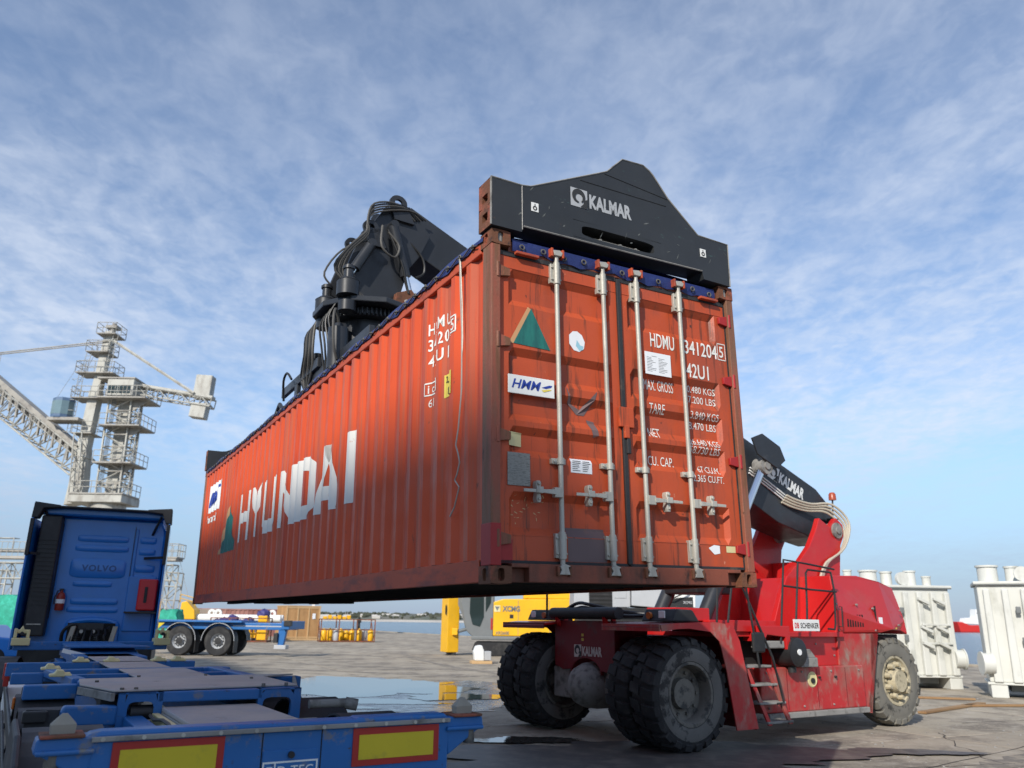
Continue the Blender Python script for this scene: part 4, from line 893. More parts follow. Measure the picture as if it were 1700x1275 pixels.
# ---- spreader, in container coordinates
def sp(mb, nm, mat=m_black_steel, bevel=.01, par=rs):
    o = mb.build(nm, mat, None, bevel); attach(o, par); return o
def attach(o, par):
    o.parent = par; o.matrix_parent_inverse = (MM if par is rs else par_world(par)).inverted(); o.matrix_basis = CM
def par_world(p): return CM
endp = [(-.022, 2.600), (.245, 2.600), (.262, 2.650), (2.07, 2.672), (2.085, 2.600), (2.392, 2.592), (2.402, 3.0), (2.05, 3.01), (1.728, 3.285), (1.575, 3.47), (1.54, 3.50), (1.47, 3.535), (1.245, 3.525), (1.074, 3.358), (.33, 3.01), (.25, 2.998), (-.022, 3.0)]
def end_beam(y0, sgn):
    mb = MB(); ya, yb = (y0, y0+.20*sgn)
    n = 20; slot = oval(1.17, 2.752, .37, .048, n, .38)
    ol = []
    # front face: split the outline around the slot with a matched ring
    box_ = rect_ring(.72, 1.62, 2.68, 2.83, n)
    mb.ring_plate(box_, slot, lambda u, w, d: (u, ya+sgn*d, w), .14)
    def fp_(poly, yy): mb.add([(u, yy, w) for u, w in poly], [tuple(range(len(poly)))])
    fp_([(-.022, 2.6), (.245, 2.6), (.262, 2.65), (.72, 2.656), (.72, 2.83), (.72, 3.192), (.33, 3.01), (.25, 2.998), (-.022, 3.0)], ya)
    fp_([(.72, 2.656), (1.62, 2.666), (1.62, 2.68), (.72, 2.68)], ya)
    fp_([(.72, 2.83), (1.62, 2.83), (1.62, 3.41), (1.575, 3.47), (1.54, 3.50), (1.47, 3.535), (1.245, 3.525), (1.074, 3.358), (.72, 3.192)], ya)
    fp_([(1.62, 2.666), (2.07, 2.672), (2.085, 2.6), (2.392, 2.592), (2.402, 3.0), (2.05, 3.01), (1.728, 3.285), (1.62, 3.41)], ya)
    n2 = len(endp); mb.add([(u, ya, w) for u, w in endp]+[(u, yb, w) for u, w in endp], [(i, (i+1) % n2, (i+1) % n2+n2, i+n2) for i in range(n2) if i != n2-1]+[tuple(range(n2, 2*n2))])
    # left end with two square openings
    lm = MB()
    for (z0, z1, hz0, hz1) in ((2.6, 2.78, 2.66, 2.73), (2.78, 3.0, 2.82, 2.89)):
        lm.ring_plate(rect_ring(min(ya, yb), max(ya, yb), z0, z1, 12), [((a_-min(ya, yb)-.1)*.45+min(ya, yb)+.1, (b_-(z0+z1)/2)*((hz1-hz0)/(z1-z0))+(hz0+hz1)/2) for a_, b_ in rect_ring(min(ya, yb), max(ya, yb), z0, z1, 12)], lambda u, w, d: (-.022+d, u, w), .12)
    e = sp(mb, 'end_beam', m_black_worn, 0)
    lp = sp(lm, 'end_plate', m_cast, 0); lp.parent = e; lp.matrix_parent_inverse = Matrix.Identity(4); lp.matrix_basis = Matrix.Identity(4)
    b = MB(); b.box(.72, 1.62, min(ya+sgn*.13, ya+sgn*.135), max(ya+sgn*.13, ya+sgn*.135), 2.69, 2.82); o = b.build('slot_back', m_black, None); o.parent = e
    b = MB()
    for x in (1.0, 1.2, 1.36): b.cyl((x, ya+sgn*.02, 2.715), (x, ya+sgn*.10, 2.73), .016, n=8)
    b.cyl((.95, ya+sgn*.06, 2.72), (1.42, ya+sgn*.06, 2.722), .02, n=8); o = b.build('slot_linkage', m_dusty, None); o.parent = e
    for x in (.081, CW-.081):
        b = MB(); b.cyl((x, y0+sgn*.09, 2.50), (x, y0+sgn*.09, 2.62), .045, n=12); o = b.build('twistlock', m_dusty, None, .004); o.parent = e
    return e
eb = end_beam(-.03, 1); end_beam(CL+.03, -1)
b = MB()
tp_ = [(-.022, 3.0), (.25, 2.998), (.33, 3.01), (1.074, 3.358), (1.245, 3.525), (1.47, 3.535), (1.54, 3.50), (1.575, 3.47), (1.728, 3.285), (2.05, 3.01), (2.402, 3.0), (2.392, 2.592)]
b.tube([(u, -.03, w) for u, w in tp_], .007, 5); b.tube([(.262, -.03, 2.65), (2.07, -.03, 2.672)], .007, 5); b.tube([(-.022, -.03, 2.60), (-.022, -.03, 3.0)], .008, 5); o = b.build('worn_edge_highlight', m_dusty, None); o.parent = eb  # pale edge tubes: worn metal, their colour also paints in an edge highlight
b = MB()
for p_, q_ in (((.25, 2.62), (.25, 2.998)), ((.80, 3.20), (1.70, 3.20)), ((1.72, 3.27), (1.05, 3.33))): b.tube([(p_[0], -.031, p_[1]), (q_[0], -.031, q_[1])], .004, 4)
o = b.build('weld_seam', m_black_steel, None); o.parent = eb
b = MB(); rr = random.Random(31)
for i in range(22):
    x, z = rr.choice([rr.uniform(.02, .5), rr.uniform(1.5, 2.35), rr.uniform(.5, 1.7)]), rr.uniform(2.70, 2.98); a_ = rr.uniform(-1.2, 1.2)+rr.choice([0, 1.5]); l = rr.uniform(.02, .11); w = rr.uniform(.0015, .005)
    dx, dz = l*math.cos(a_), l*math.sin(a_); b.add([(x, -.0312, z), (x+dx*.5+w, -.0312, z+dz*.5-w), (x+dx, -.0312, z+dz), (x+dx*.5-w, -.0312, z+dz*.5+w)], [(0, 1, 2, 3)])
o = b.build('scratches', M('bare_scratch', (.12, .125, .115), .5, var=.3), None); o.parent = eb; o['kind'] = 'stuff'
kal = kalmar((.70, -.0335, 2.965), (.9995, 0, .0), (0, 0, 1), .128, None, nrm=(0, -1, 0), mt=M('worn_grey_mark', (.40, .41, .42), .55, var=.15, layers=[((.10, .10, .10), 20, .64, .70, (1, 1, 1))]))
for o in list(bpy.data.objects):
    if o.parent is None and o.name.split('.')[0] in ('emblem', 'emblem_mark', 'lettering') and 'label' not in o: o.parent = eb
for x, z in ((.33, 2.80), (2.06, 2.81)):
    b = MB(); b.box(x, x+.065, -.034, -.031, z, z+.075); o = b.build('safety_sticker', m_white2, None); o.parent = eb
    b = MB(); b.lathe([(.010, 0), (.020, 0), (.020, -.001), (.010, -.001)], (x+.032, -.035, z+.028), 'y', 12); b.box(x+.028, x+.036, -.036, -.0355, z+.045, z+.065); o = b.build('hook_symbol', m_ink, None); o.parent = eb
for x in (.78, 1.50):
    b = MB(); b.box(x, x+.2, .15, 4.2, 2.76, 2.98); b.box(x, x+.2, 8.2, CL-.15, 2.76, 2.98); sp(b, 'telescopic_beam')
b = MB(); b.box(.68, 1.78, 3.6, 9.0, 2.72, 3.16); b.box(.6, .68, 4.4, 7.2, 2.85, 3.35); b.box(1.78, 1.86, 4.4, 7.2, 2.85, 3.35); sp(b, 'spreader_frame')
RC = Vector((1.22, 6.35, 0))
b = MB(); b.cyl((1.22, 6.35, 3.1), (1.22, 6.35, 4.02), .46, .44, n=28); sp(b, 'rotator_column')
b = MB(); b.cyl((1.22, 6.35, 4.02), (1.22, 6.35, 4.14), .60, n=40)
for i in range(60):
    a_ = 2*math.pi*i/60; b.box(0, 0, 0, 0, 0, 0) if False else b.obox((1.22+.59*math.cos(a_), 6.35+.59*math.sin(a_), 4.08), (1.22+.65*math.cos(a_), 6.35+.65*math.sin(a_), 4.08), .034, .11)
sp(b, 'slewing_ring')
oc = [(1.22+.80*math.cos(2*math.pi*(i+.5)/10), 6.35+.86*math.sin(2*math.pi*(i+.5)/10)) for i in range(10)]
b = MB(); b.prism(oc, 'z', 4.15, 4.24); sp(b, 'rotator_plate', bevel=.015)
for (x, y) in ((.66, 6.62), (.92, 6.86), (.72, 5.75)):
    b = MB(); b.cyl((x, y, 4.24), (x, y, 4.46), .165, n=20); b.cyl((x, y, 4.46), (x, y, 4.51), .17, .11, n=20); b.cyl((x, y, 4.50), (x, y, 4.72), .07, n=14); b.cyl((x, y, 4.66), (x, y, 4.70), .09, n=14); sp(b, 'slew_motor', bevel=0)
    b = MB(); b.cyl((x, y, 4.0), (x, y, 4.15), .13, n=14); sp(b, 'motor_pinion', bevel=0)
b = MB(); b.cyl((.60, 5.70, 3.10), (.60, 5.70, 3.70), .14, n=18); b.cyl((.60, 5.70, 3.70), (.60, 5.70, 3.78), .09, .05, n=12); b.cyl((.60, 5.70, 3.04), (.60, 5.70, 3.10), .11, .14, n=12); sp(b, 'oil_filter', bevel=0)
b = MB(); b.cyl((.70, 7.05, 2.9), (.70, 7.05, 3.62), .12, n=16); b.cyl((.70, 7.05, 3.62), (.70, 7.05, 3.72), .08, n=10); sp(b, 'accumulator', bevel=0)
b = MB(); b.box(.66, .80, 5.95, 6.2, 3.3, 3.9); b.box(.58, .66, 6.0, 6.12, 3.3, 3.8); sp(b, 'valve_block')
b = MB(); b.tube([(.7, 9.5, 2.95), (.7, 9.5, 3.3), (.7, 9.3, 3.42), (.7, 9.1, 3.3), (.7, 9.1, 2.95)], .04, 8); sp(b, 'guard_loop', bevel=0)
b = MB(); b.box(.55, .62, 6.5, 8.6, 3.35, 3.5); b.box(.55, .62, 7.6, 7.75, 2.8, 3.4); sp(b, 'pipe_guard')
# gooseneck between boom head and rotator (machine coordinates)
before_ = set(bpy.data.objects)
gn = [(-4.20, 8.57), (-4.62, 8.42), (-4.80, 8.05), (-4.98, 7.80), (-5.10, 7.36), (-5.26, 6.78), (-5.10, 6.38), (-4.45, 6.38), (-4.28, 6.75), (-4.16, 7.30), (-3.98, 7.6), (-3.80, 8.1)]
for y in (-.40, .22):
    a = MB(); a.prism(gn, 'y', y-.03, y+.03); a.build('gooseneck_plate', m_black_steel, rs, .01)
a = MB(); a.box(-5.1, -4.55, -.37, .19, 6.36, 6.9); a.prism([(-4.9, 6.9), (-4.5, 6.9), (-4.4, 8.0), (-4.7, 7.9)], 'y', -.37, .19); a.build('gooseneck_core', m_black_steel, rs)
for (x, z, r) in ((-4.42, 8.50, .15), (-4.86, 7.86, .13)):
    for y in (-.46, .28):
        a = MB(); n = 16
        for s2 in (1, -1): a.ring_plate(oval(x-.0, z+.05, r, r, n, 1), oval(x, z+.05, r*.45, r*.45, n, 1), lambda u, w, d, y=y, s2=s2: (u, y-s2*.025+s2*d, w), .05)
        a.lathe([(r, -.025), (r, .025)], (x, y, z+.05), 'y', 16); a.prism([(x-r, z+.03), (x+r, z+.03), (x+r+.15, z-.3), (x-r+.1, z-.3)], 'y', y-.025, y+.025); a.build('lifting_lug', m_black_steel, rs)
for (p, q) in (((-4.50, -.50, 8.02), (-4.10, -.50, 6.62)), ((-4.86, -.52, 7.52), (-5.22, -.52, 6.72))):
    p, q = Vector(p), Vector(q); m_ = p.lerp(q, .66)
    a = MB(); a.cyl(p, m_, .085, n=14); a.cyl(p+Vector((0, -.08, .03)), p+Vector((0, .10, .03)), .07, n=12); dcyl = a.build('damping_cylinder', m_black_steel, rs)
    a = MB(); a.cyl(m_, q, .045, n=12); a.build('piston_rod', m_chrome, dcyl)
a = MB(); a.prism([(-4.45, 6.28), (-4.0, 6.28), (-3.95, 6.62), (-4.15, 6.85), (-4.40, 6.72)], 'y', -.56, -.46); bk = a.build('rusty_pivot_bracket', m_cast, rs, .01)
for dx, dz in ((0, 0), (.12, .02), (.05, .14), (.17, .15)):
    a = MB(); a.cyl((-4.28+dx, -.58, 6.45+dz), (-4.28+dx, -.55, 6.45+dz), .035, n=10); a.build('bolt', m_galv, bk)
for i in range(5):
    q = .05*i
    hose([(-4.1+q, -.44, 8.30+q*.4), (-4.45+q, -.5, 8.50-q*.3), (-4.85, -.52, 8.36-q), (-4.95, -.54, 8.0-q), (-4.93-q*.3, -.55, 7.7), (-5.18-q*.4, -.5, 7.3), (-5.25-q*.6, -.45, 6.9), (-5.05+q, -.5, 6.55-q*.3)], .017, m_hoseblk if i % 2 else m_hose)
hose([(-4.85, -.5, 7.65), (-5.3, -.5, 7.3), (-5.55, -.5, 6.8), (-5.45, -.5, 6.6)], .016, m_hose); hose([(-4.7, -.55, 7.95), (-4.72, -.62, 7.5), (-4.5, -.62, 7.35), (-4.42, -.6, 7.6), (-4.6, -.56, 7.85)], .02, m_hose)
hose([(-4.6, -.55, 7.9), (-4.35, -.58, 7.3), (-4.25, -.56, 6.95), (-4.2, -.56, 6.75)], .02, m_hoseblk); hose([(-4.2, -.4, 7.9), (-3.95, -.46, 7.6), (-3.9, -.46, 7.3), (-4.05, -.46, 7.15)], .02, m_hoseblk)
for o in bpy.data.objects:
    if o not in before_ and o.type == 'MESH':
        for v_ in o.data.vertices:
            if v_.co.z > 6.35: v_.co.z = 6.35+(v_.co.z-6.35)*.865
def chose(pts, r, mat):
    o = hose(pts, r, mat, 'hose', None); attach(o, rs)
for i in range(6): chose([(.62+.03*i, 6.7, 4.25), (.55, 6.75+.08*i, 4.08), (.52, 6.7+.09*i, 3.7), (.56, 6.8+.12*i, 3.4), (.6, 7.2, 3.1)], .022, m_hoseblk if i % 2 else m_hose)
chose([(.60, 5.70, 3.78), (.52, 5.6, 3.95), (.46, 5.5, 3.8), (.48, 5.5, 3.4), (.55, 5.55, 3.2)], .02, m_hose)
for i in range(4): chose([(.62, 5.9+.12*i, 4.2), (.52, 5.95+.14*i, 3.95), (.55, 5.85+.16*i, 3.6), (.6, 6.0+.1*i, 3.25)], .016, m_hoseblk)
chose([(.48, 7.7, 3.45), (.45, 7.9, 3.6), (.45, 8.1, 3.5), (.5, 8.2, 3.2)], .02, m_hoseblk)
flat('yellow_tag', poly_bm([(-4.98, -.435, 7.22), (-4.92, -.435, 7.20), (-4.80, -.435, 7.46), (-4.86, -.435, 7.48)]), m_yelsticker, rs)
# ------------------------------------------------------------------ container trailer (local x right, y forward)
TM = place(-1.25, 4.9, 0, 31.3)
tr = thing('container_trailer', 'empty blue container chassis trailer with red and yellow rear boards, coupled behind the blue truck', 'trailer', TM)
def part(nm, mat, bev=.0, par=tr, **k):
    def f(*calls):
        a = MB()
        for c in calls: getattr(a, c[0])(*c[1:])
        return a.build(nm, mat, par, bev)
    return f
# rear beam
rb = part('rear_beam', m_bluetr, .012)(('box', -1.0, 1.0, -.06, .10, .80, 1.215))
part('top_rail', m_bluetr, .02, rb)(('prism', [(-1.06, 1.215), (1.02, 1.215), (.98, 1.262), (.42, 1.262), (.40, 1.255), (-.95, 1.258), (-1.0, 1.25)], 'y', -.05, .10))
part('rubber_strip', m_dusty, .004, rb)(('box', -1.0, 1.0, -.085, -.06, 1.212, 1.236))
for sg in (-1, 1):
    e = part('beam_end', m_bluetr, .01, rb)(('prism', [(sg*.98, 1.24), (sg*1.24, 1.235), (sg*1.25, 1.17), (sg*1.20, 1.15), (sg*1.0, 1.02)], 'y', -.06, .12), ('box', min(sg*.98, sg*1.24), max(sg*.98, sg*1.24), -.085, .0, 1.16, 1.185))
    part('twistlock_base', m_cast, .006, rb)(('box', sg*1.13-.10, sg*1.13+.10, -.08, .12, 1.236, 1.252))
    a = MB(); x, y = sg*1.13, .015
    a.add([(x-.055, y-.032, 1.25), (x+.055, y-.032, 1.25), (x+.055, y+.032, 1.25), (x-.055, y+.032, 1.25), (x-.058, y-.036, 1.295), (x+.058, y-.036, 1.295), (x+.058, y+.036, 1.295), (x-.058, y+.036, 1.295), (x-.012, y-.012, 1.345), (x+.012, y-.012, 1.345), (x+.012, y+.012, 1.345), (x-.012, y+.012, 1.345)],
          [(0, 1, 5, 4), (1, 2, 6, 5), (2, 3, 7, 6), (3, 0, 4, 7), (4, 5, 9, 8), (5, 6, 10, 9), (6, 7, 11, 10), (7, 4, 8, 11), (8, 9, 10, 11)])
    a.build('twistlock', m_stone, rb, .004)
    a = MB(); a.cyl((sg*1.16, -.03, 1.16), (sg*1.16, -.03, 1.08), .035, n=12); a.build('lock_handle', m_rim, rb)
for x0, x1 in ((-.90, -.35), (.375, .93)):
    p_ = part('warning_board', m_refred, .002, rb)(('box', x0, x1, -.068, -.060, 1.0, 1.205))
    part('board_centre', m_refyel, 0, p_)(('box', x0+.038, x1-.038, -.0705, -.0675, 1.035, 1.168))
part('access_panel', m_bluetr, .004, rb)(('box', -.14, .17, -.066, -.060, .82, 1.115))
a = MB(); a.cyl((.015, -.066, 1.09), (.015, -.085, 1.09), .018, n=12); a.build('panel_latch', m_plastic, rb)
for x in (-.15, .185): part('panel_seam', m_black, 0, rb)(('box', x, x+.006, -.0625, -.0595, .82, 1.21))
npl = part('maker_plate', m_bluetr, 0, rb)(('box', -.14, .17, -.0715, -.0665, .86, 1.06))
part('plate_border', m_white2, 0, npl)(('box', -.14, .17, -.0735, -.0712, 1.051, 1.06), ('box', -.14, -.131, -.0735, -.0712, .86, 1.051), ('box', .161, .17, -.0735, -.0712, .86, 1.051), ('box', -.075, -.067, -.0735, -.0712, .86, 1.051))
lettering('lettering', 'D-TEC', .05, (-.055, -.0738, .985), (1, 0, 0), (0, 0, 1), m_white2, npl, width=.20)
flat('plate_mark', poly_bm([(-.125, -.0738, .99), (-.118, -.0738, 1.035), (-.085, -.0738, 1.035), (-.085, -.0738, 1.025), (-.108, -.0738, 1.02), (-.112, -.0738, .99)]), m_white2, npl)
part('bumper_bar', m_dusty, .01, rb)(('box', .45, 1.2, -.12, -.05, .86, .92)); part('rear_lamp', m_refred, .01, rb)(('box', 1.02, 1.22, -.10, -.05, .78, .85))
# spine
for x in (-.50, .42):
    part('main_beam', m_bluetr, .008)(('box', x-.07, x+.07, .10, 12.1, .78, 1.08))
part('spine_cover', m_duststeel, .01)(('box', -.30, .44, .35, 2.35, 1.10, 1.135), ('box', -.30, -.28, .35, 2.35, .95, 1.10), ('box', .42, .44, .35, 2.35, .95, 1.10))
part('spine_side_rail', m_cream, .005)(('obox', (-.34, 2.35, 1.06), (-.34, .5, 1.06), .05, .07))
# bolster with cut-outs
def bolster(y, x0, x1, z0, z1, holes, mat=m_bluetr, nm='bolster', th=.05):
    a = MB(); cuts = sorted(holes); px = x0
    for h0, h1 in cuts:
        a.box(px, h0-.02, y, y+th, z0, z1); n = 16
        rr2 = rect_ring(h0-.02, h1+.02, z0, z1, n); ov = oval((h0+h1)/2, (z0+z1)/2-.01, (h1-h0)/2, (z1-z0)*.30, n, .45)
        a.ring_plate(rr2, ov, lambda u, w, d: (u, y+d, w), th); px = h1+.02
    a.box(px, x1, y, y+th, z0, z1); a.box(x0, x1, y, y+.14, z1-.012, z1); return a.build(nm, mat, tr, .0)
bolster(2.30, -.62, -.30, .96, 1.25, [(-.55, -.36)]); bolster(2.30, .44, .80, .96, 1.25, [(.48, .72)])
part('bolster_cap', m_bluetr, .01)(('box', -.34, .48, 2.30, 2.44, 1.17, 1.25))
part('outrigger', m_bluetr, .015)(('prism', [(-1.0, 1.13), (-1.0, 1.07), (-.90, 1.03), (-.62, 1.02), (-.62, 1.16), (-.98, 1.17)], 'y', 2.28, 2.40))
part('outrigger_plate', m_fendergrey, .004)(('prism', [(-1.22, 1.15), (-.98, 1.14), (-.96, 1.04), (-1.02, .98), (-1.22, .99)], 'y', 2.36, 2.38))
a = MB(); a.cyl((-.52, 2.36, 1.10), (-.34, 2.36, 1.10), .055, n=14); a.build('air_reservoir', m_plastic, tr)
part('air_valve', m_plastic, .01)(('box', -1.24, -1.08, 2.30, 2.40, 1.06, 1.14))
# dusty deck plates and the lattice in front of them
part('deck_plate', m_duststeel, .006)(('prism', [(-.66, 2.30), (.80, 2.44), (.80, 3.55), (1.18, 3.80), (-.80, 3.70), (-.84, 3.05)], 'z', 1.255, 1.27))
part('plate_edge', m_dusty, .004)(('obox', (-.66, 2.30, 1.22), (-.84, 3.05, 1.22), .03, .06)); part('plate_edge', m_dusty, .004)(('obox', (.80, 2.46, 1.225), (1.18, 3.78, 1.225), .03, .05))
part('cross_beam', m_bluetr, .01)(('box', -1.22, -.80, 3.72, 3.88, 1.10, 1.22), ('box', -.80, 1.24, 3.72, 3.88, 1.12, 1.245))
part('lattice_beam', m_bluetr, .01)(('obox', (-.78, 3.9, 1.22), (-.95, 5.5, 1.22), .12, .08)); part('lattice_beam', m_bluetr, .01)(('obox', (.78, 3.9, 1.22), (.72, 5.5, 1.22), .12, .08))
part('lattice_plate', m_duststeel, .006)(('box', -.28, .42, 3.9, 5.5, 1.235, 1.25)); part('lattice_web', m_bluetr, .006)(('box', -.9, .75, 4.62, 4.72, 1.16, 1.248)); 
part('cross_beam', m_bluetr, .01)(('box', -1.30, -1.0, 5.46, 5.62, 1.11, 1.22), ('box', -1.0, .62, 5.46, 5.62, 1.13, 1.25)); part('beam_pocket', m_bluetr, .01)(('box', .62, .92, 5.42, 5.66, 1.12, 1.25))
part('cross_beam', m_bluetr, .01)(('box', -1.34, .45, 7.0, 7.16, 1.10, 1.25)); part('beam_pocket', m_bluetr, .01)(('box', .45, .82, 7.0, 7.22, 1.10, 1.25))
part('deck_plate', m_duststeel, .006)(('box', -.34, .30, 5.7, 9.9, 1.235, 1.25))
for x, y in ((-.55, 7.05), (-.2, 7.05), (.36, 7.05), (.6, 7.05), (-.92, 4.35), (-.95, 5.5)):
    part('locking_block', m_cream, .01)(('prism', [(x-.09, 1.25), (x+.10, 1.25), (x+.10, 1.275), (x+.04, 1.28), (x+.03, 1.31), (x-.03, 1.315), (x-.05, 1.28), (x-.09, 1.275)], 'y', y-.06, y+.08), ('box', x-.02, x+.09, y-.02, y+.02, 1.25, 1.29))
# gooseneck and front bolster
part('gooseneck', m_bluetr, .015)(('prism', [(8.6, .95), (9.6, .98), (10.4, 1.12), (12.3, 1.12), (12.3, 1.34), (10.3, 1.34), (9.5, 1.25), (8.6, 1.25)], 'x', -.50, .45))
part('gooseneck_top', m_bluetr, .01)(('prism', [(-.62, 9.6), (.62, 9.6), (.42, 10.4), (-.42, 10.4)], 'z', 1.33, 1.36)); part('white_stripe', m_white2, 0)(('obox', (-.62, 9.58, 1.30), (-.30, 9.50, 1.22), .01, .06))
fb_ = part('front_bolster', m_bluetr, .012)(('box', -1.24, 1.24, 11.95, 12.15, 1.22, 1.36))
for sg in (-1, 1):
    t_ = part('bolster_lock', m_cream, .012, fb_)(('box', sg*1.14-.14, sg*1.14+.14, 11.88, 12.2, 1.30, 1.42), ('box', sg*1.14-.12, sg*1.14-.07, 11.95, 12.1, 1.42, 1.58), ('box', sg*1.14+.07, sg*1.14+.12, 11.95, 12.1, 1.42, 1.56), ('prism', [(sg*1.14-.10, 1.50), (sg*1.14+.10, 1.50), (sg*1.14+.12, 1.56), (sg*1.14+.03, 1.56), (sg*1.14, 1.63), (sg*1.14-.04, 1.56), (sg*1.14-.12, 1.57)], 'y', 11.98, 12.06))
    a = MB(); a.cyl((sg*1.14, 11.9, 1.50), (sg*1.14, 12.1, 1.50), .03, n=8); a.build('lock_pin', m_plastic, fb_)
# mudguards, wheels
def guard(x0, x1, y, z=.53, r=.60, nm='mudguard', mat=m_fendergrey):
    a = MB(); n = 14; pts = []
    for i in range(n+1):
        q = math.pi*(.02+.96*i/n); pts.append((y+r*math.cos(q), z+r*math.sin(q)))
    inn_ = [(y+(p-y)*.975, z+(w-z)*.975) for p, w in pts]
    a.prism(pts+inn_[::-1], 'x', x0, x1); return a.build(nm, mat, tr)
for sg in (-1, 1):
    for yy in (1.42, 2.72, 4.02):
        xa, xb = sorted((sg*.80, sg*1.26)); gd = guard(xa, xb, yy, .53, .60)
        for k in (-1, 1): part('guard_bracket', m_plastic, 0, gd)(('box', sg*1.03+k*.12-.03, sg*1.03+k*.12+.03, yy-.63, yy-.56, .70, .86))
        r_ = MB(); cx = sg*1.05
        r_.lathe([(.25, sg*.10), (.29, sg*.17), (.28, sg*.12), (.22, sg*.03), (.10, sg*.02), (.09, sg*.10), (.001, sg*.10)], (cx, yy, .52), 'x', 24); w_ = r_.build('wheel', m_rim, tr)
        t_ = MB(); t_.lathe([(.28, -.17), (.40, -.19), (.49, -.18), (.52, -.14), (.52, .14), (.49, .18), (.40, .19), (.28, .17)], (cx, yy, .52), 'x', 36); t_.build('tyre', m_tyre, w_)
for sg in (-1, 1):
    a = MB(); a.box(min(sg*.78, sg*1.28), max(sg*.78, sg*1.28), .70, .73, .18, .85); a.build('mud_flap', m_fendergrey, tr, .01)
part('rear_wheel_cover', m_fendergrey, .02)(('prism', [(.55, .45), (.62, 1.02), (1.0, 1.14), (1.9, 1.14), (2.2, .9), (2.2, .45)], 'x', -1.31, -1.27))
a = MB(); a.cyl((.86, 2.25, 1.12), (1.24, 2.25, 1.12), .035, n=12); a.cyl((1.18, 2.25, 1.12), (1.28, 2.22, 1.10), .05, n=10); a.build('guard_stay', m_dusty, tr)
a = MB(); a.tube([(-1.02, -.02, 1.15), (-1.14, -.02, 1.10), (-1.15, -.02, .92), (-1.28, -.02, .90)], .008, 6); a.build('release_lever', m_galv, tr)
for yy, z in ((3.85, 1.02), (2.4, .96)): part('marker_lamp', m_amber, .01)(('box', -1.285, -1.262, yy-.05, yy+.05, z, z+.10))
for yy, z in ((9.3, .92), (7.6, .95)): part('side_lamp', m_refred, .01)(('box', -1.34, -1.28, yy-.12, yy+.12, z, z+.22))
part('side_guard_rail', m_plastic, .01)(('obox', (-1.27, 2.2, .85), (-1.29, 9.5, .85), .03, .12), ('obox', (-1.27, 2.2, .55), (-1.29, 9.5, .55), .03, .12))
part('white_side_box', m_white2, .02)(('box', -1.30, -1.05, 8.2, 9.2, .45, .90))
a = MB(); a.cyl((-1.05, 8.0, .02), (-1.05, 8.0, .9), .06, n=10); a.cyl((1.0, 8.0, .02), (1.0, 8.0, .9), .06, n=10); a.box(-1.05, 1.0, 7.95, 8.05, .7, .85); a.build('landing_legs', m_rim, tr)

# ------------------------------------------------------------------ tractor unit
UM = place(-8.51, 16.88, 0, 20.5)
tk = thing('truck_tractor', 'blue truck tractor unit seen from behind, coupled to the empty blue trailer', 'truck', UM)
def tp(nm, mat, bev=.0, par=tk): return part(nm, mat, bev, par)
cab = tp('cab', m_blue, .05)(('prism', [(-1.22, 1.25), (1.22, 1.25), (1.22, 3.55), (1.12, 3.80), (-1.12, 3.80), (-1.22, 3.55)], 'y', .36, 2.3))
tp('roof_spoiler', m_blue, .04)(('prism', [(.1, 3.80), (2.2, 3.75), (1.9, 3.92), (.1, 4.0)], 'x', -1.2, 1.2))
rl = tp('roof_spoiler_lip', m_plastic, .02)(('prism', [(-1.30, 4.03), (-.82, 3.98), (-.80, 3.93), (-1.12, 3.90), (-1.20, 3.70), (-1.32, 3.70)], 'y', -.15, .15), ('prism', [(1.30, 4.03), (.82, 3.98), (.80, 3.93), (1.12, 3.90), (1.20, 3.70), (1.32, 3.70)], 'y', -.15, .15), ('box', -.84, .84, -.10, .12, 3.93, 3.975))
for sg in (-1, 1):
    d = tp('side_deflector', m_blue, .015)(('prism', [(sg*1.26, -.20), (sg*1.30, -.20), (sg*1.27, 1.2), (sg*1.22, 1.2)], 'z', 1.15, 3.70))
    tp('deflector_edge', m_plastic, .01, d)(('box', min(sg*1.235, sg*1.305), max(sg*1.235, sg*1.305), -.26, -.19, 2.95 if sg < 0 else 2.85, 3.68)); 
    tp('deflector_stay', m_plastic, 0, d)(('obox', (sg*1.24, -.1, 3.0), (sg*.86, .34, 3.0), .05, .05)); tp('deflector_stay', m_plastic, 0, d)(('obox', (sg*1.1, .0, 3.85), (sg*.95, .34, 3.5), .04, .04))
# back wall pressings
def emboss(x0, x1, z0, z1, par=cab, r=.05):
    n = 24; o_ = oval((x0+x1)/2, (z0+z1)/2, (x1-x0)/2, (z1-z0)/2, n, .35); i_ = oval((x0+x1)/2, (z0+z1)/2, (x1-x0)/2-.03, (z1-z0)/2-.03, n, .35)
    a = MB(); v = [(u, .352, w) for u, w in o_]+[(u, .337, w) for u, w in i_]; a.add(v, [(k, (k+1) % n, (k+1) % n+n, k+n) for k in range(n)]+[tuple(range(n, 2*n))], True); return a.build('wall_pressing', m_blue, par)
for (x0, x1, z0, z1) in ((-.48, .50, 3.30, 3.44), (-.50, .52, 3.10, 3.24), (-.44, .30, 2.38, 2.50), (-.44, .46, 2.02, 2.16), (-.48, .48, 1.86, 1.98), (.72, 1.05, 3.30, 3.44), (.72, 1.05, 3.06, 3.2), (.68, 1.08, 2.70, 2.86), (.68, 1.08, 2.52, 2.66)): emboss(x0, x1, z0, z1)
pan = emboss(-.54, .52, 2.56, 2.96)
lettering('badge_lettering', 'VOLVO', .13, (-.32, .330, 2.70), (1, 0, 0), (0, 0, 1), M('badge_blue', (.004, .07, .25), .3, var=.05), tk, bold=.03, width=.66, space=1.15)
for x in (-.78, .60): tp('wall_seam', m_plastic, 0, cab)(('box', x, x+.012, .345, .352, 1.75, 3.65))
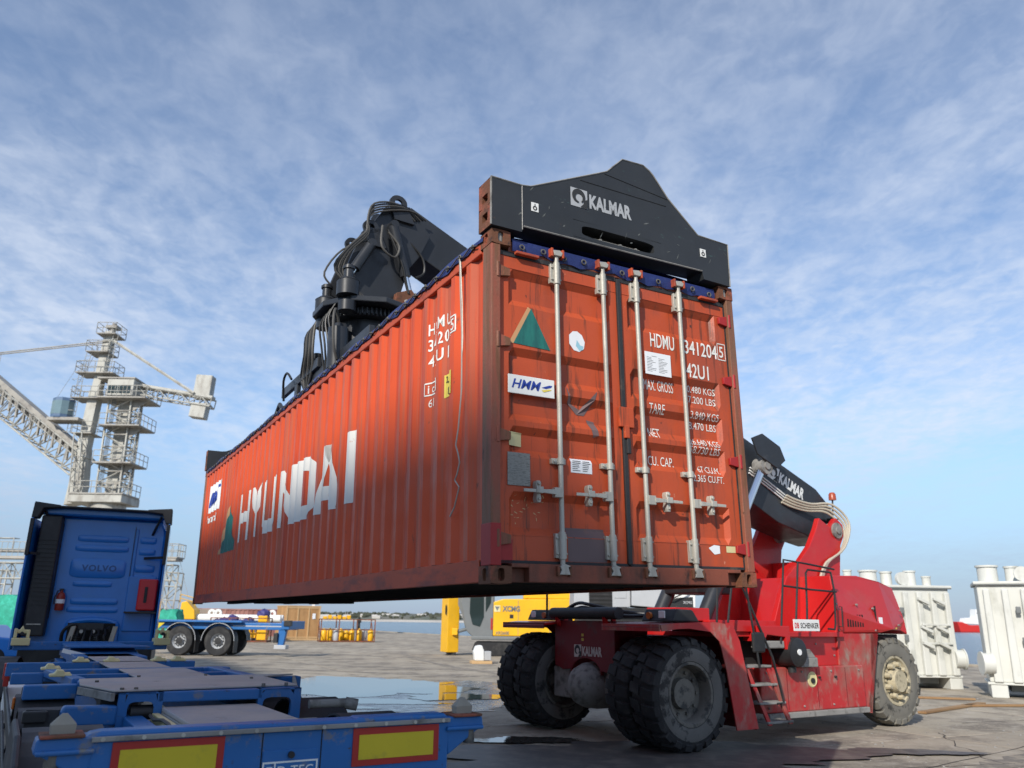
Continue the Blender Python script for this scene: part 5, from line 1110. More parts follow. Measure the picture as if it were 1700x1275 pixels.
tp('rear_wall_rib', m_blue, .02, cab)(('box', .62, .68, .33, .36, 1.5, 3.6))
ik = tp('intake_stack', m_plastic, .03)(('box', -1.16, -.78, .05, .36, 1.40, 3.78))
for i in range(16): tp('intake_louvre', m_plastic, 0, ik)(('box', -1.14, -.80, .035, .052, 2.0+i*.085, 2.04+i*.085))
tp('intake_strip', m_galv, 0, ik)(('box', -1.10, -.85, .03, .048, 1.62, 1.64))
rbx = tp('red_cabinet', m_redbox, .03)(('box', .83, 1.20, .08, .34, 1.92, 2.56)); tp('cabinet_latch', m_plastic, .005, rbx)(('box', .96, 1.02, .06, .082, 2.08, 2.40)); tp('cabinet_shelf', m_plastic, .005, rbx)(('box', .62, 1.24, .02, .34, 1.86, 1.90))
tp('back_shade_panel', m_blue, .02, cab)(('box', .60, 1.15, .32, .37, 1.50, 2.62))
a = MB(); a.tube([(-.40, .36, 1.25)]+[(-.40+.45*(1-math.cos(math.pi*i/12)), .36, 1.62+.10*math.sin(math.pi*i/12)) for i in range(13)]+[(.50, .36, 1.25)], .06, 8); a.build('engine_tunnel_arch', m_blue, tk)
tp('engine_bay', m_black, 0)(('box', -.40, .48, .30, .37, 1.1, 1.66))
tp('valve_bracket', m_plastic, .01)(('box', -.26, .30, .02, .10, 1.52, 1.66)); 
for x in (-.10, .12):
    a = MB(); a.cyl((x, .01, 1.50), (x, -.02, 1.50), .035, n=10); a.build('coupling_head', m_galv, tk)
for i, x in enumerate((-.28, -.18, -.05, .08, .20, .32)):
    hose([(x, .05, 1.56), (x+.03, -.1, 1.45), (x+.02, -.2, 1.25+.03*i), (x+.10, -.15, 1.12)], .02, m_hoseblk, 'air_hose', tk)
for k in range(2):
    a = MB(); pts = []
    for i in range(80): pts.append((-.15+.35*k+.07*math.cos(i*.7), -.12+.07*math.sin(i*.7), 1.45-.0042*i)); 
    a.tube(pts, .012, 5); a.build('coiled_air_line', m_hoseblk, tk)
for x in (-.30, .46): tp('chassis_upright', m_stone, .005)(('obox', (x+.06, -.05, 1.60), (x-.02, -.30, 1.0), .09, .03))
hose([(-.42, .1, 1.1), (-.44, .0, 1.45), (-.30, -.05, 1.62), (-.2, .0, 1.60)], .035, m_hoseblk, 'air_hose', tk); hose([(.46, .1, 1.1), (.48, .0, 1.40), (.38, -.05, 1.58)], .035, m_hoseblk, 'air_hose', tk)
for x in (-.40, .40): tp('frame_rail', m_plastic, .01)(('box', x-.05, x+.05, -4.2, 2.0, .72, 1.0))
for sg in (-1, 1):
    guard_ = MB(); cx = sg*.98; yy = -2.4
    r_ = MB(); r_.lathe([(.25, sg*.10), (.29, sg*.3), (.28, sg*.25), (.22, sg*.1), (.10, sg*.08), (.001, sg*.14)], (cx, yy, .52), 'x', 24); w_ = r_.build('wheel', m_rim, tk)
    t_ = MB(); t_.lathe([(.28, -.30), (.40, -.31), (.49, -.30), (.52, -.26), (.52, .26), (.49, .30), (.40, .31), (.28, .30)], (cx, yy, .52), 'x', 36); t_.build('tyre', m_tyre, w_)
    pts = [(yy+.60*math.cos(math.pi*i/12), .53+.60*math.sin(math.pi*i/12)) for i in range(13)]; g_ = MB(); g_.prism(pts+[(yy+(p-yy)*.97, .53+(w-.53)*.97) for p, w in pts][::-1], 'x', cx-.3, cx+.3); g_.build('mudguard', m_fendergrey, tk)
    r_ = MB(); r_.lathe([(.25, sg*.10), (.29, sg*.17), (.28, sg*.12), (.10, sg*.06), (.001, sg*.1)], (sg*1.02, 1.6, .52), 'x', 20); w_ = r_.build('wheel', m_rim, tk)
    t_ = MB(); t_.lathe([(.28, -.17), (.40, -.19), (.52, -.14), (.52, .14), (.40, .19), (.28, .17)], (sg*1.02, 1.6, .52), 'x', 32); t_.build('tyre', m_tyre, w_)
tp('cab_skirt', m_plastic, .03)(('box', -1.24, 1.24, .4, 2.3, .45, 1.28))
mr = tp('mirror_arm', m_plastic, .01)(('obox', (-1.24, 1.9, 2.72), (-1.52, 1.75, 2.72), .05, .05), ('obox', (-1.24, 1.9, 2.05), (-1.52, 1.75, 2.15), .05, .05))
tp('mirror', m_plastic, .03, mr)(('box', -1.64, -1.42, 1.72, 1.82, 2.20, 2.74)); tp('mirror_glass', m_glass, 0, mr)(('box', -1.62, -1.44, 1.712, 1.72, 2.40, 2.70)); tp('wide_mirror_glass', m_chrome, 0, mr)(('box', -1.62, -1.44, 1.712, 1.72, 2.22, 2.36))
# fire extinguisher hanging on the cab wall
fe = thing('fire_extinguisher', 'small red fire extinguisher with white label on the back wall of the blue truck cab', 'extinguisher', UM)
a = MB(); a.lathe([(.001, 0), (.075, .0), (.085, .02), (.085, .28), (.06, .34), (.03, .36), (.03, .40), (.001, .40)], (-.60, .24, 1.90), 'z', 18); a.build('cylinder', M('extinguisher_red', (.26, .03, .02), .4, var=.15), fe)
a = MB(); a.lathe([(.0862, .14), (.0862, .22)], (-.60, .24, 1.90), 'z', 18); a.build('label_band', m_paper, fe)
a = MB(); a.box(-.64, -.56, .20, .28, 2.30, 2.33); a.tube([(-.60, .24, 2.31), (-.66, .18, 2.28), (-.70, .18, 2.15), (-.70, .20, 2.02)], .012, 6); a.build('valve_and_hose', m_plastic, fe)

for i, (x, y0, y1) in enumerate(((-.38, .3, 2.2), (.50, .2, 3.6), (-.62, 2.5, 7.0), (.56, 2.6, 9.0), (.60, 2.6, 9.0))):
    pts = [(x+.02*math.sin(k*1.3+i), y0+(y1-y0)*k/9, 1.09+.012*math.sin(k*2.1+i)) for k in range(10)]; a = MB(); a.tube(pts, .013, 6); a.build('air_line', m_hoseblk if i % 2 else m_hose, tr)
for x in [-.95+.19*k for k in range(11)]:
    a = MB(); a.cyl((x, -.088, 1.224), (x, -.06, 1.224), .011, n=8); a.build('strip_bolt', m_galv, rb)
for x, y in ((-.6, 2.34), (-.5, 2.34), (.5, 2.40), (.7, 2.42), (-.7, 3.2), (.6, 3.2), (-.3, 3.75), (.3, 3.75)):
    a = MB(); a.cyl((x, y, 1.26), (x, y, 1.285), .016, n=8); a.build('deck_bolt', m_rim, tr)
part('cable_box', m_plastic, .01)(('box', -.72, -.56, 2.55, 2.8, 1.06, 1.2)); part('valve_block', m_dusty, .01)(('box', .52, .68, 1.2, 1.5, .95, 1.1)); part('tool_holder', m_plastic, .01)(('box', .58, .78, .5, 1.0, .88, 1.06))
# ------------------------------------------------------------------ background: helper
def bg(name, label, cat, mat4=None, group=None):
    t = thing(name, label, cat, mat4, group)
    def add(nm, mat, *calls, bev=0., par=None):
        a = MB()
        for c in calls: getattr(a, c[0])(*c[1:], **({} if not isinstance(c[-1], dict) else {}))
        return a.build(nm, mat, par or t, bev)
    return t, add
def truss(mb, p0, p1, w, h, n, r=.06, diag=True):
    """box lattice girder between two points; w across, h up"""
    p0, p1 = Vector(p0), Vector(p1); d = (p1-p0).normalized(); a = d.cross(Vector((0, 0, 1)))
    if a.length < 1e-3: a = Vector((1, 0, 0))
    a.normalize(); u = a.cross(d).normalized()
    C = lambda i, sa, su: p0.lerp(p1, i/n)+a*(sa*w/2)+u*(su*h/2)
    for sa in (-1, 1):
        for su in (-1, 1): mb.tube([C(0, sa, su), C(n, sa, su)], r, 5)
    for i in range(n+1):
        for sa in (-1, 1): mb.tube([C(i, sa, -1), C(i, sa, 1)], r*.7, 4)
        for su in (-1, 1): mb.tube([C(i, -1, su), C(i, 1, su)], r*.7, 4)
        if diag and i < n:
            for sa in (-1, 1): mb.tube([C(i, sa, -1 if i % 2 else 1), C(i+1, sa, 1 if i % 2 else -1)], r*.7, 4)
            mb.tube([C(i, -1, 1), C(i+1, 1, 1)], r*.6, 4)
def railing(mb, pts, h=1.1, r=.03, closed=False):
    P = [Vector(p) for p in pts]
    if closed: P.append(P[0])
    for i in range(len(P)-1):
        for k in (.5, 1.): mb.tube([P[i]+Vector((0, 0, h*k)), P[i+1]+Vector((0, 0, h*k))], r, 4)
        n = max(1, int((P[i+1]-P[i]).length/.9))
        for j in range(n+1): q = P[i].lerp(P[i+1], j/n); mb.tube([q, q+Vector((0, 0, h))], r, 4)

# ------------------------------------------------------------------ grain loader crane, about 80 m away
crane, cadd = bg('harbour_crane', 'tall cream white grain loading crane with lattice boom behind the blue truck', 'crane', Matrix.Translation((-40.2, 80, 0)))
# local coordinates: x right, y away, z up
a = MB(); a.lathe([(2.6, 0), (2.3, 1.5), (1.75, 8), (1.7, 12.6)], (0, 0, 0), 'z', 20); a.build('pedestal', m_cranewhite, crane)
cadd('slew_platform', m_cranewhite, ('box', -3.1, 2.2, -2.0, 2.0, 12.4, 13.2), bev=.05)
a = MB(); truss(a, (.3, 0, 13.2), (.15, 0, 23.0), 2.3, 2.3, 8, .11); a.build('main_tower', m_cranewhite, crane)
cadd('tower_core', m_cranewhite, ('box', -.35, .75, -.4, .6, 13.2, 23.2))
for i in range(7): cadd('tower_landing', m_cranegrey, ('box', -.95, 1.4, -1.25, -1.0, 14.3+i*1.25, 14.38+i*1.25))
a = MB(); a.obox((-2.9, -.2, 13.2), (-3.2, -.2, 18.0), 1.1, 1.2, (0, 1, 0)); a.obox((-3.2, -.2, 18.0), (-2.9, -.2, 24.0), 1.0, 1.1, (0, 1, 0)); a.obox((-2.9, -.2, 24.0), (-2.45, -.2, 30.6), .8, .9, (0, 1, 0)); a.build('leaning_mast', m_cranewhite, crane)
cadd('mast_foot', m_cranewhite, ('prism', [(-3.9, 12.2), (-2.9, 12.4), (-2.5, 14.2), (-2.7, 16.5), (-3.3, 18.6), (-3.6, 17.0)], 'y', -1.0, .7), bev=.03)
for i, (z, x0, x1) in enumerate(((30.2, -3.4, -1.4), (28.2, -4.2, -1.9), (25.9, -4.9, -1.0), (23.2, -4.9, -2.0), (19.5, -4.3, -2.2))):
    pf = cadd('mast_platform', m_cranegrey, ('box', x0, x1, -1.3, 1.0, z-.1, z))
    r_ = MB(); railing(r_, [(x0, -1.3, z), (x1, -1.3, z), (x1, 1.0, z), (x0, 1.0, z)], 1.15, .04, True); r_.build('railing', m_cranewhite, pf)
for z, x0, x1 in ((23.1, -1.8, 3.1), (20.2, -1.2, 2.9), (16.4, -1.2, 2.6), (13.3, -3.0, 2.3)):
    pf = cadd('tower_platform', m_cranegrey, ('box', x0, x1, -2.1, 1.6, z-.14, z))
    r_ = MB(); railing(r_, [(x0, -2.1, z), (x1, -2.1, z), (x1, 1.6, z)], 1.15, .04); r_.build('railing', m_cranewhite, pf)
    cadd('platform_bracket', m_cranegrey, ('prism', [(1.2, z-.14), (x1-.1, z-.14), (1.2, z-1.5)], 'y', -1.0, -.9), par=pf)
# caged ladders
for (x, z0, z1) in ((-4.6, 19.5, 26.8), (-1.75, 26.0, 30.2), (-4.2, 25.9, 28.2)):
    l_ = MB()
    for dx in (-.25, .25): l_.tube([(x+dx, -1.0, z0), (x+dx+.3, -1.0, z1)], .035, 4)
    for i in range(int((z1-z0)/.45)): q = i*.45/(z1-z0)*.3; l_.tube([(x-.25+q, -1.0, z0+i*.45), (x+.25+q, -1.0, z0+i*.45)], .025, 4)
    for i in range(int((z1-z0)/1.1)): l_.tube([(x-.35, -1.0, z0+i*1.1), (x-.3, -1.6, z0+i*1.1), (x+.3, -1.6, z0+i*1.1), (x+.35, -1.0, z0+i*1.1)], .025, 4)
    l_.build('caged_ladder', m_cranewhite, crane)
a = MB(); a.cyl((-2.3, -.2, 30.2), (-2.2, -.2, 31.6), .35, .22, n=10); a.box(-2.9, -1.7, -.6, .4, 31.0, 31.3); a.build('mast_head', m_cranegrey, crane)
hs = cadd('machine_house', m_cranewhite, ('box', -1.2, 1.5, -1.6, 1.4, 23.3, 25.1), bev=.04)
for i in range(6): cadd('window', m_glass, ('box', -1.1+i*.40, -.76+i*.40, -1.63, -1.6, 23.55, 24.35), par=hs)
cadd('house_roof', m_cranegrey, ('box', -2.3, 1.6, -1.7, 1.5, 25.1, 25.25), par=hs)
a = MB(); truss(a, (1.4, 0, 24.2), (9.2, 0, 23.0), 1.3, .9, 7, .08); a.obox((1.4, -.2, 24.75), (9.3, -.2, 23.5), .9, .35); a.build('counterweight_arm', m_cranewhite, crane)
cadd('counterweight', m_cranewhite, ('prism', [(7.2, 23.5), (7.35, 26.0), (9.05, 25.9), (8.95, 23.4)], 'y', -.6, .6), bev=.08)
cadd('counterweight', m_cranewhite, ('prism', [(7.05, 21.5), (7.2, 23.0), (8.8, 22.9), (8.65, 21.3)], 'y', -.6, .6), bev=.08)
for y in (-.8, .8):
    a = MB(); a.tube([(-1.9, y, 29.6), (7.4, y, 23.9)], .15, 6); a.build('tie_rod', m_cranewhite, crane)
    a = MB(); a.tube([(-2.3, y, 29.7+y*.3), (-16.5, y, 27.8+y*.3)], .07, 5); a.build('boom_stay', m_cranegrey, crane)
a = MB(); a.tube([(-13.4, -.5, 28.0), (-13.4, -.5, 24.6)], .03, 4); a.build('hoist_rope', m_cranegrey, crane)
a = MB(); truss(a, (-3.2, 0, 16.1), (-17.5, 0, 26.3), 2.0, 2.2, 15, .10); a.build('lattice_boom', m_cranewhite, crane)
a = MB(); a.obox((-3.6, .2, 17.6), (-17.5, .2, 28.0), 1.9, 1.0); a.build('conveyor_gallery', m_cranegrey, crane)
for i in range(16):
    q = Vector((-4.4, -.9, 17.2)).lerp(Vector((-17.0, -.9, 26.5)), i/15); cadd('conveyor_frame', m_cranegrey, ('box', q.x-.08, q.x+.08, -1.15, -.85, q.z-.5, q.z+1.1))
a = MB(); railing(a, [(-3.6, -1.3, 16.6), (-17.4, -1.3, 26.7)], 1.1, .04); a.build('walkway_railing', m_cranewhite, crane)
a = MB(); a.lathe([(1.02, 0), (1.05, .2), (1.05, 2.0), (.95, 2.1), (.01, 2.15)], (-5.6, -1.0, 20.9), 'z', 10, False); cbn = a.build('operator_cabin', M('cabin_blue_grey', (.10, .16, .26), .35, var=.1), crane)
a = MB(); a.lathe([(1.065, .35), (1.065, 1.75)], (-5.6, -1.0, 20.9), 'z', 10, False); a.build('cabin_glass', M('cabin_glass', (.16, .24, .27), .15, var=.1), cbn)
cadd('cabin_floor', m_cranegrey, ('box', -6.6, -3.4, -1.9, .0, 20.6, 20.9))
# ------------------------------------------------------------------ loading gallery beyond the truck
gal, gadd = bg('conveyor_gantry', 'long pale steel conveyor gantry running behind the blue truck cab', 'gantry', Matrix.Translation((0, 130, 0)))
a = MB(); truss(a, (-95, 0, 8.4), (-53, 0, 8.4), 2.2, 2.4, 22, .10); a.build('lattice_girder', m_cranewhite, gal)
gadd('gallery_deck', m_cranegrey, ('box', -95, -52.6, -1.4, 1.4, 10.2, 10.6)); gadd('gallery_beam', m_cranegrey, ('box', -95, -56, -1.2, 1.2, 11.3, 11.6))
a = MB(); railing(a, [(-95, -1.4, 10.6), (-56.5, -1.4, 10.6)], 2.2, .05); a.build('gallery_railing', m_cranewhite, gal)
gadd('roof_frame', m_cranewhite, ('box', -83, -79, -.8, .8, 13.4, 13.5), ('box', -83, -82.9, -.8, -.7, 11.6, 13.4), ('box', -79.1, -79, -.8, -.7, 11.6, 13.4))
bk_ = gadd('end_basket', m_cranegrey, ('box', -56.4, -52.4, -1.5, 1.5, 10.6, 10.8)); a = MB(); railing(a, [(-56.4, -1.5, 10.8), (-52.4, -1.5, 10.8), (-52.4, 1.5, 10.8), (-56.4, 1.5, 10.8)], 2.0, .06, True); a.build('railing', m_cranewhite, bk_)
a = MB(); truss(a, (-53.3, 0, 0), (-53.0, 0, 8.4), 2.0, 2.0, 4, .12); a.build('support_tower', m_cranewhite, gal)
a = MB(); truss(a, (-80, 0, 0), (-80, 0, 8.4), 2.0, 2.0, 4, .12); a.build('support_tower', m_cranewhite, gal)
a = MB(); a.tube([(-52.6, 0, 10.6), (-48.8, 0, 0.2)], .03, 4); a.build('stay_rope', m_cranegrey, gal)

# ------------------------------------------------------------------ second trailer
ft, fadd = bg('parked_trailer', 'parked blue two axle chassis trailer with silver rims, in front of the wooden crate', 'trailer', place(-14.5, 41.0, 0, -3, 1.30))
fadd('main_beam', m_bluetr, ('box', -3.4, 2.9, -.12, .12, .95, 1.2), ('box', -3.4, 2.9, .9, 1.14, .95, 1.2), bev=.02)
fadd('deck_edge', m_bluetr, ('box', -3.6, 1.2, -.35, 1.4, 1.2, 1.27), bev=.01)
fadd('end_beam', m_bluetr, ('box', 2.75, 3.05, -.45, 1.5, .98, 1.28), bev=.02); fadd('corner_pocket', m_plastic, ('box', 2.85, 3.12, -.5, -.3, 1.1, 1.3), bev=.01)
fadd('rear_support', m_bluetr, ('prism', [(2.55, 1.0), (2.85, 1.0), (2.75, .35), (2.55, .4)], 'y', -.1, .1), bev=.01); fadd('support_shoe', m_silver, ('box', 2.45, 2.9, -.2, .2, .27, .42), bev=.02)
fadd('support_block', m_plastic, ('box', 2.40, 2.56, -.2, .2, .50, .85), bev=.02)
fadd('side_stripe', m_silver, ('box', .8, 2.7, -.126, -.121, 1.06, 1.10)); fadd('warning_panel', m_refyel, ('prism', [(-2.2, 1.16), (-1.7, 1.16), (-2.05, .85), (-2.2, .85)], 'y', -.42, -.40))
for x in (-1.14, .34):
    for y in (-.1, 1.2):
        a = MB(); a.lathe([(.24, -.10), (.28, -.16), (.27, -.12), (.20, -.05), (.10, -.05), (.09, -.14), (.001, -.15)], (x, y, .53), 'y', 20); w_ = a.build('wheel', m_silver, ft)
        a = MB(); a.lathe([(.27, -.16), (.40, -.18), (.50, -.17), (.53, -.12), (.53, .12), (.50, .17), (.27, .16)], (x, y, .53), 'y', 32); a.build('tyre', m_tyre, w_)
        a = MB(); a.lathe([(.13, -.152), (.001, -.156)], (x, y, .53), 'y', 16)
        for i in range(10): q = 2*math.pi*i/10; a.cyl((x+.18*math.cos(q), y-.05, .53+.18*math.sin(q)), (x+.18*math.cos(q), y-.13, .53+.18*math.sin(q)), .022, n=6)
        a.build('hub', m_plastic, w_)
        pts = [(x+.63*math.cos(math.pi*i/12), .55+.63*math.sin(math.pi*i/12)) for i in range(13)]; g_ = MB(); g_.prism(pts+[(x+(p-x)*.97, .55+(w-.55)*.97) for p, w in pts][::-1], 'y', y-.2, y+.2); g_ = g_.build('mudguard', m_plastic, ft)
        a = MB(); a.tube([(p, y-.205, w) for p, w in pts], .014, 5); a.build('guard_trim', m_silver, g_)
    fadd('mud_flap', m_plastic, ('box', x+.60, x+.62, -.25, .12, .12, .60))
# blue vehicle at the left edge
bv, badd = bg('blue_van', 'dark blue vehicle partly hidden behind the truck at the left edge', 'vehicle', place(-19.6, 30.5, 0, 12))
badd('body', m_blue, ('prism', [(-2.2, .35), (2.0, .35), (2.05, .95), (1.3, 1.02), (.9, 1.42), (-1.9, 1.45), (-2.2, 1.0)], 'y', -.85, .85), bev=.06)
badd('side_window', m_glass, ('prism', [(-1.7, 1.05), (1.0, 1.05), (.75, 1.36), (-1.6, 1.38)], 'y', -.87, -.86))
for x in (-1.35, 1.25):
    a = MB(); a.lathe([(.17, -.1), (.30, -.11), (.32, -.08), (.32, .08), (.30, .11), (.17, .1)], (x, -.78, .32), 'y', 22); a.build('wheel', m_tyre, bv)
# ------------------------------------------------------------------ goods on the quay
cr_, kadd = bg('wooden_crate', 'large plywood crate with vertical battens and a white notice, on the quay', 'crate', place(-18.85, 70.4, 0, 30))
kadd('base', m_batten, ('box', -.05, 3.0, -.05, 3.2, .0, .15)); kadd('core', m_wood, ('box', .04, 2.9, .04, 3.1, .15, 2.75)); kadd('lid', m_batten, ('box', -.04, 2.98, -.04, 3.18, 2.75, 2.83))
for i in range(9): 
    o = kadd('board', m_wood, ('box', .0, .04, .04+i*.34, .37+i*.34, .15, 2.74))
for i in range(8): kadd('board', m_wood, ('box', .03+i*.358, .383+i*.358, .0, .04, .15, 2.74))
for x in (.0, .95, 1.9, 2.82): kadd('batten', m_batten, ('box', x, x+.11, -.05, .0, .15, 2.76))
for z in (.18, 2.60): kadd('rail', m_batten, ('box', .0, 2.94, -.04, .0, z, z+.12))
kadd('notice', m_paper, ('box', 2.25, 2.52, -.06, -.05, 1.75, 2.2)); kadd('lid_tag', m_paper, ('box', 2.3, 2.5, .3, .5, 2.83, 3.0))
# steel cages with yellow tanks
def cage(name, label, mat4, nx_, ny_, tanks):
    t, ad = bg(name, label, 'cage', mat4, None); W_, D_, H_ = nx_, ny_, 1.75
    a = MB()
    for x in (0, W_*.33, W_*.66, W_):
        for y in (0, D_): a.obox((x, y, 0), (x, y, H_), .08, .08)
    for y in (0, D_):
        for z in (.05, .95, H_): a.obox((0, y, z), (W_, y, z), .07, .07)
    for x in (0, W_):
        for z in (.05, H_): a.obox((x, 0, z), (x, D_, z), .07, .07)
        a.obox((x, 0, .1), (x, D_, H_-.1), .05, .05)
    a.build('cage_frame', m_cast, t); ad('cage_floor', m_cast, ('box', 0, W_, 0, D_, .02, .10))
    rr2 = random.Random(len(label))
    for i in range(tanks):
        x = .35+i*(W_-.6)/max(1, tanks-1); y = rr2.uniform(.35, D_-.4); h = rr2.uniform(.72, .88)
        a = MB(); a.lathe([(.001, 0), (.20, 0), (.23, .05), (.23, h-.1), (.16, h), (.07, h+.05), (.07, h+.1), (.001, h+.1)], (x, y, .1), 'z', 14); a.build('yellow_drum', m_yellow if i % 5 != 2 else m_silver, t)
    return t, ad
t, ad = cage('steel_cage', 'rusty steel cage full of yellow drums, right of the wooden crate', place(-15.0, 66.8, 0, 18), 4.3, 2.2, 9)
for i in range(6): x = .2+i*.38; ad('yellow_pump', m_yellow, ('box', x, x+.28, .6, 1.3, 1.75, 1.98+.1*(i % 2)), bev=.04)
a = MB(); a.cyl((3.1, .8, 1.0), (3.1, .8, 1.95), .10, n=8); a.box(2.95, 3.25, .65, .95, 1.5, 1.8); a.build('black_pump', m_plastic, t)
t, ad = cage('steel_cage', 'yellow equipment in a low steel cage under purple sheeting, left of the wooden crate', place(-22.6, 63.2, 0, 6), 4.2, 2.0, 0)
ad('yellow_machine', m_yellow, ('box', .3, 2.6, .4, 1.6, .15, 1.25), bev=.05); ad('yellow_machine', m_yellow, ('box', 3.4, 4.1, .4, 1.6, .15, 1.95), bev=.05)
for i in range(5): ad('yellow_fitting', m_yellow, ('box', 2.65+i*.14, 2.75+i*.14, .5, .9, .3, .7+.2*(i % 2)), bev=.02)
a = MB()
for i in range(5): blob(a, (.2+i*.6, .9, 1.25+.18*(i % 3)), .48, 40+i, 9, 6, .18)
blob(a, (3.75, .9, 2.05), .5, 50, 9, 6, .18); a.build('purple_sheeting', m_purple, t)
# white pipes on dark trestles
t, ad = bg('white_pipe_stack', 'long white wrapped pipes lying on dark trestles, behind the parked blue trailer', 'pipes', place(-29.5, 66.5, 0, 2))
for i, y in enumerate((0, .75)):
    a = MB(); a.cyl((0, y, 1.72), (11.2, y, 1.72), .30, n=16); a.build('white_pipe', m_white2, t)
for i, x in enumerate((5.7, 10.0)):
    a = MB(); a.lathe([(.12, -.05), (.30, -.05), (.30, .05), (.12, .05), (.12, -.05)], (x, -.1, 2.12), 'y', 16); a.build('pipe_collar', m_white2, t); a = MB(); a.lathe([(.12, -.05), (.30, -.05), (.30, .05), (.12, .05), (.12, -.05)], (x+.5, -.1, 2.12), 'y', 16); a.build('pipe_collar', m_white2, t)
for x in (1.0, 3.2, 6.2, 9.2): ad('trestle', m_cabgrey, ('box', x, x+.2, -.4, 1.2, .0, 1.42), ('box', x-.5, x+.7, -.3, -.1, .9, 1.05))
t, ad = bg('brown_container', 'faded brown corrugated container in the distance behind the white pipes', 'container', place(-33.0, 84.0, 0, 3))
a = MB(); n = 110; v = []
for i in range(n+1): x = i*12.19/n; y = .06 if (i % 4) < 2 else 0.; v += [(x, y, .15), (x, y, 2.5)]
a.add(v, [(2*i, 2*i+2, 2*i+3, 2*i+1) for i in range(n)]); a.build('side_wall', m_brownbox, t)
ad('frame', m_brownbox, ('box', 0, 12.19, -.03, .1, 2.5, 2.62), ('box', 0, 12.19, -.03, .1, 0, .15), ('box', -.05, .1, -.03, 2.4, 0, 2.62), ('box', 12.1, 12.25, -.03, 2.4, 0, 2.62)); ad('roof', m_brownbox, ('box', 0, 12.19, .1, 2.4, 2.45, 2.55))
t, ad = bg('timber_bundle', 'bundle of grey timber stacked in front of the faded brown container', 'timber', place(-29.5, 78.0, 0, 4))
for i in range(6): ad('timber_layer', m_stone, ('box', random.uniform(-.1, .1), 2.3+random.uniform(-.1, .1), 0, 1.0, 1.50+i*.17, 1.63+i*.17)); 
ad('bearer', m_stone, ('box', .2, .5, 0, 1, 0, 1.5), ('box', 1.8, 2.1, 0, 1, 0, 1.5))
for (x, y, w, d, h, lab) in ((-40.6, 62, 4.2, 3, 3.15, 'green netting bundle at the left edge beyond the truck mirror'), (-26.0, 61.5, 1.5, 1.6, 2.25, 'green netting bundle just right of the truck cab')):
    a = MB(); nx_, nz = 12, 10; v = []
    for iz in range(nz+1):
        for ix in range(nx_*4):
            s_ = ix/(nx_*4)*4; k = int(s_); f_ = s_-k; c = [(0, 0), (1, 0), (1, 1), (0, 1), (0, 0)]; u_, w_ = c[k][0]+(c[k+1][0]-c[k][0])*f_, c[k][1]+(c[k+1][1]-c[k][1])*f_
            tt = iz/nz; sh_ = 1-.22*tt**3+.03*math.sin(ix*1.7+iz); v.append((x+w*(.5+(u_-.5)*sh_)+.05*math.sin(iz*2+ix), y+d*(.5+(w_-.5)*sh_), h*tt+.08*math.sin(ix*.9)*tt))
    m4 = nx_*4; a.add(v, [(iz*m4+ix, iz*m4+(ix+1) % m4, (iz+1)*m4+(ix+1) % m4, (iz+1)*m4+ix) for iz in range(nz) for ix in range(m4)]+[tuple(nz*m4+ix for ix in range(m4))], True)
    tag(a.build('netting_bundle', m_green, None), lab, 'bundle')
t, ad = bg('yellow_machine', 'small yellow machine with lattice frame behind the green bundle beside the truck', 'machine', place(-26.2, 66, 0, 0))
ad('body', m_yellow, ('prism', [(0, 1.6), (1.3, 1.6), (1.2, 2.3), (.5, 3.0), (.1, 2.9)], 'y', 0, 1.2), bev=.05); ad('legs', m_yellow, ('box', .1, .3, .2, 1.0, 0, 1.6), ('box', 1.0, 1.2, .2, 1.0, 0, 1.6)); a = MB(); railing(a, [(0, 0, 2.9), (1.2, 0, 2.6)], .6, .03); a.build('hand_rail', m_yellow, t)

# ------------------------------------------------------------------ drilling rig
rg, radd = bg('drilling_rig', 'yellow drilling rig with grey cab and a yellow mast foot, seen under the container', 'drilling rig', place(0, 45, 0, 0))
mf = radd('mast', m_yellow, ('prism', [(-3.72, 46.0-45), (-3.28, .0), (-2.70, .35), (-2.85, 1.35)], 'z', .16, 5.2), bev=.02)
a = MB(); a.add([(u, -.0+(-3.50-u)*-.0+.49-(u+3.72)*1.12-.0, w) for u, w in oval(-3.42, 2.35, .05, .28, 14, 1)], [tuple(range(14))]); a.build('mast_slot', m_black, mf)
radd('mast_shoe', m_plastic, ('box', -3.35, -2.85, .25, .85, .0, .16), bev=.02, par=mf); radd('mast_lug', m_yellow, ('box', -3.05, -2.75, .02, .2, 1.05, 1.4), bev=.02, par=mf)
a = MB(); a.tube([(-2.85, .2, 1.2), (-2.2, .3, 1.38), (-1.9, .4, 1.42)], .09, 8); a.build('mast_strut', m_cabgrey, rg)
cb_ = radd('cab', m_cabgrey, ('prism', [(-2.40, 4.2), (-2.62, 2.75), (-2.25, 1.25), (-1.95, .98), (-.85, .98), (-.80, 3.3), (-1.0, 4.2)], 'y', 0, 1.5), bev=.05)
radd('cab_window', m_glass, ('prism', [(-2.10, 3.9), (-2.12, 2.2), (-1.95, 1.60), (-1.55, 1.50), (-1.35, 2.0), (-1.38, 3.9)], 'y', -.03, .0), bev=.01, par=cb_); radd('cab_window', m_glass, ('prism', [(-1.28, 3.9), (-1.25, 2.25), (-.98, 2.75), (-.95, 3.9)], 'y', -.03, .0), bev=.01, par=cb_)
radd('boom_plate', m_cabgrey, ('prism', [(-3.0, 3.1), (-2.4, 4.0), (-2.2, 2.2), (-2.35, 1.4), (-2.55, 2.1)], 'y', .3, .5), bev=.02)
radd('warning_stripes', m_refred, ('box', -.97, -.87, -.012, .0, 1.35, 1.95)); radd('deck', m_cabgrey, ('box', -2.0, 5.0, -.05, 2.9, .82, 1.02), bev=.05)
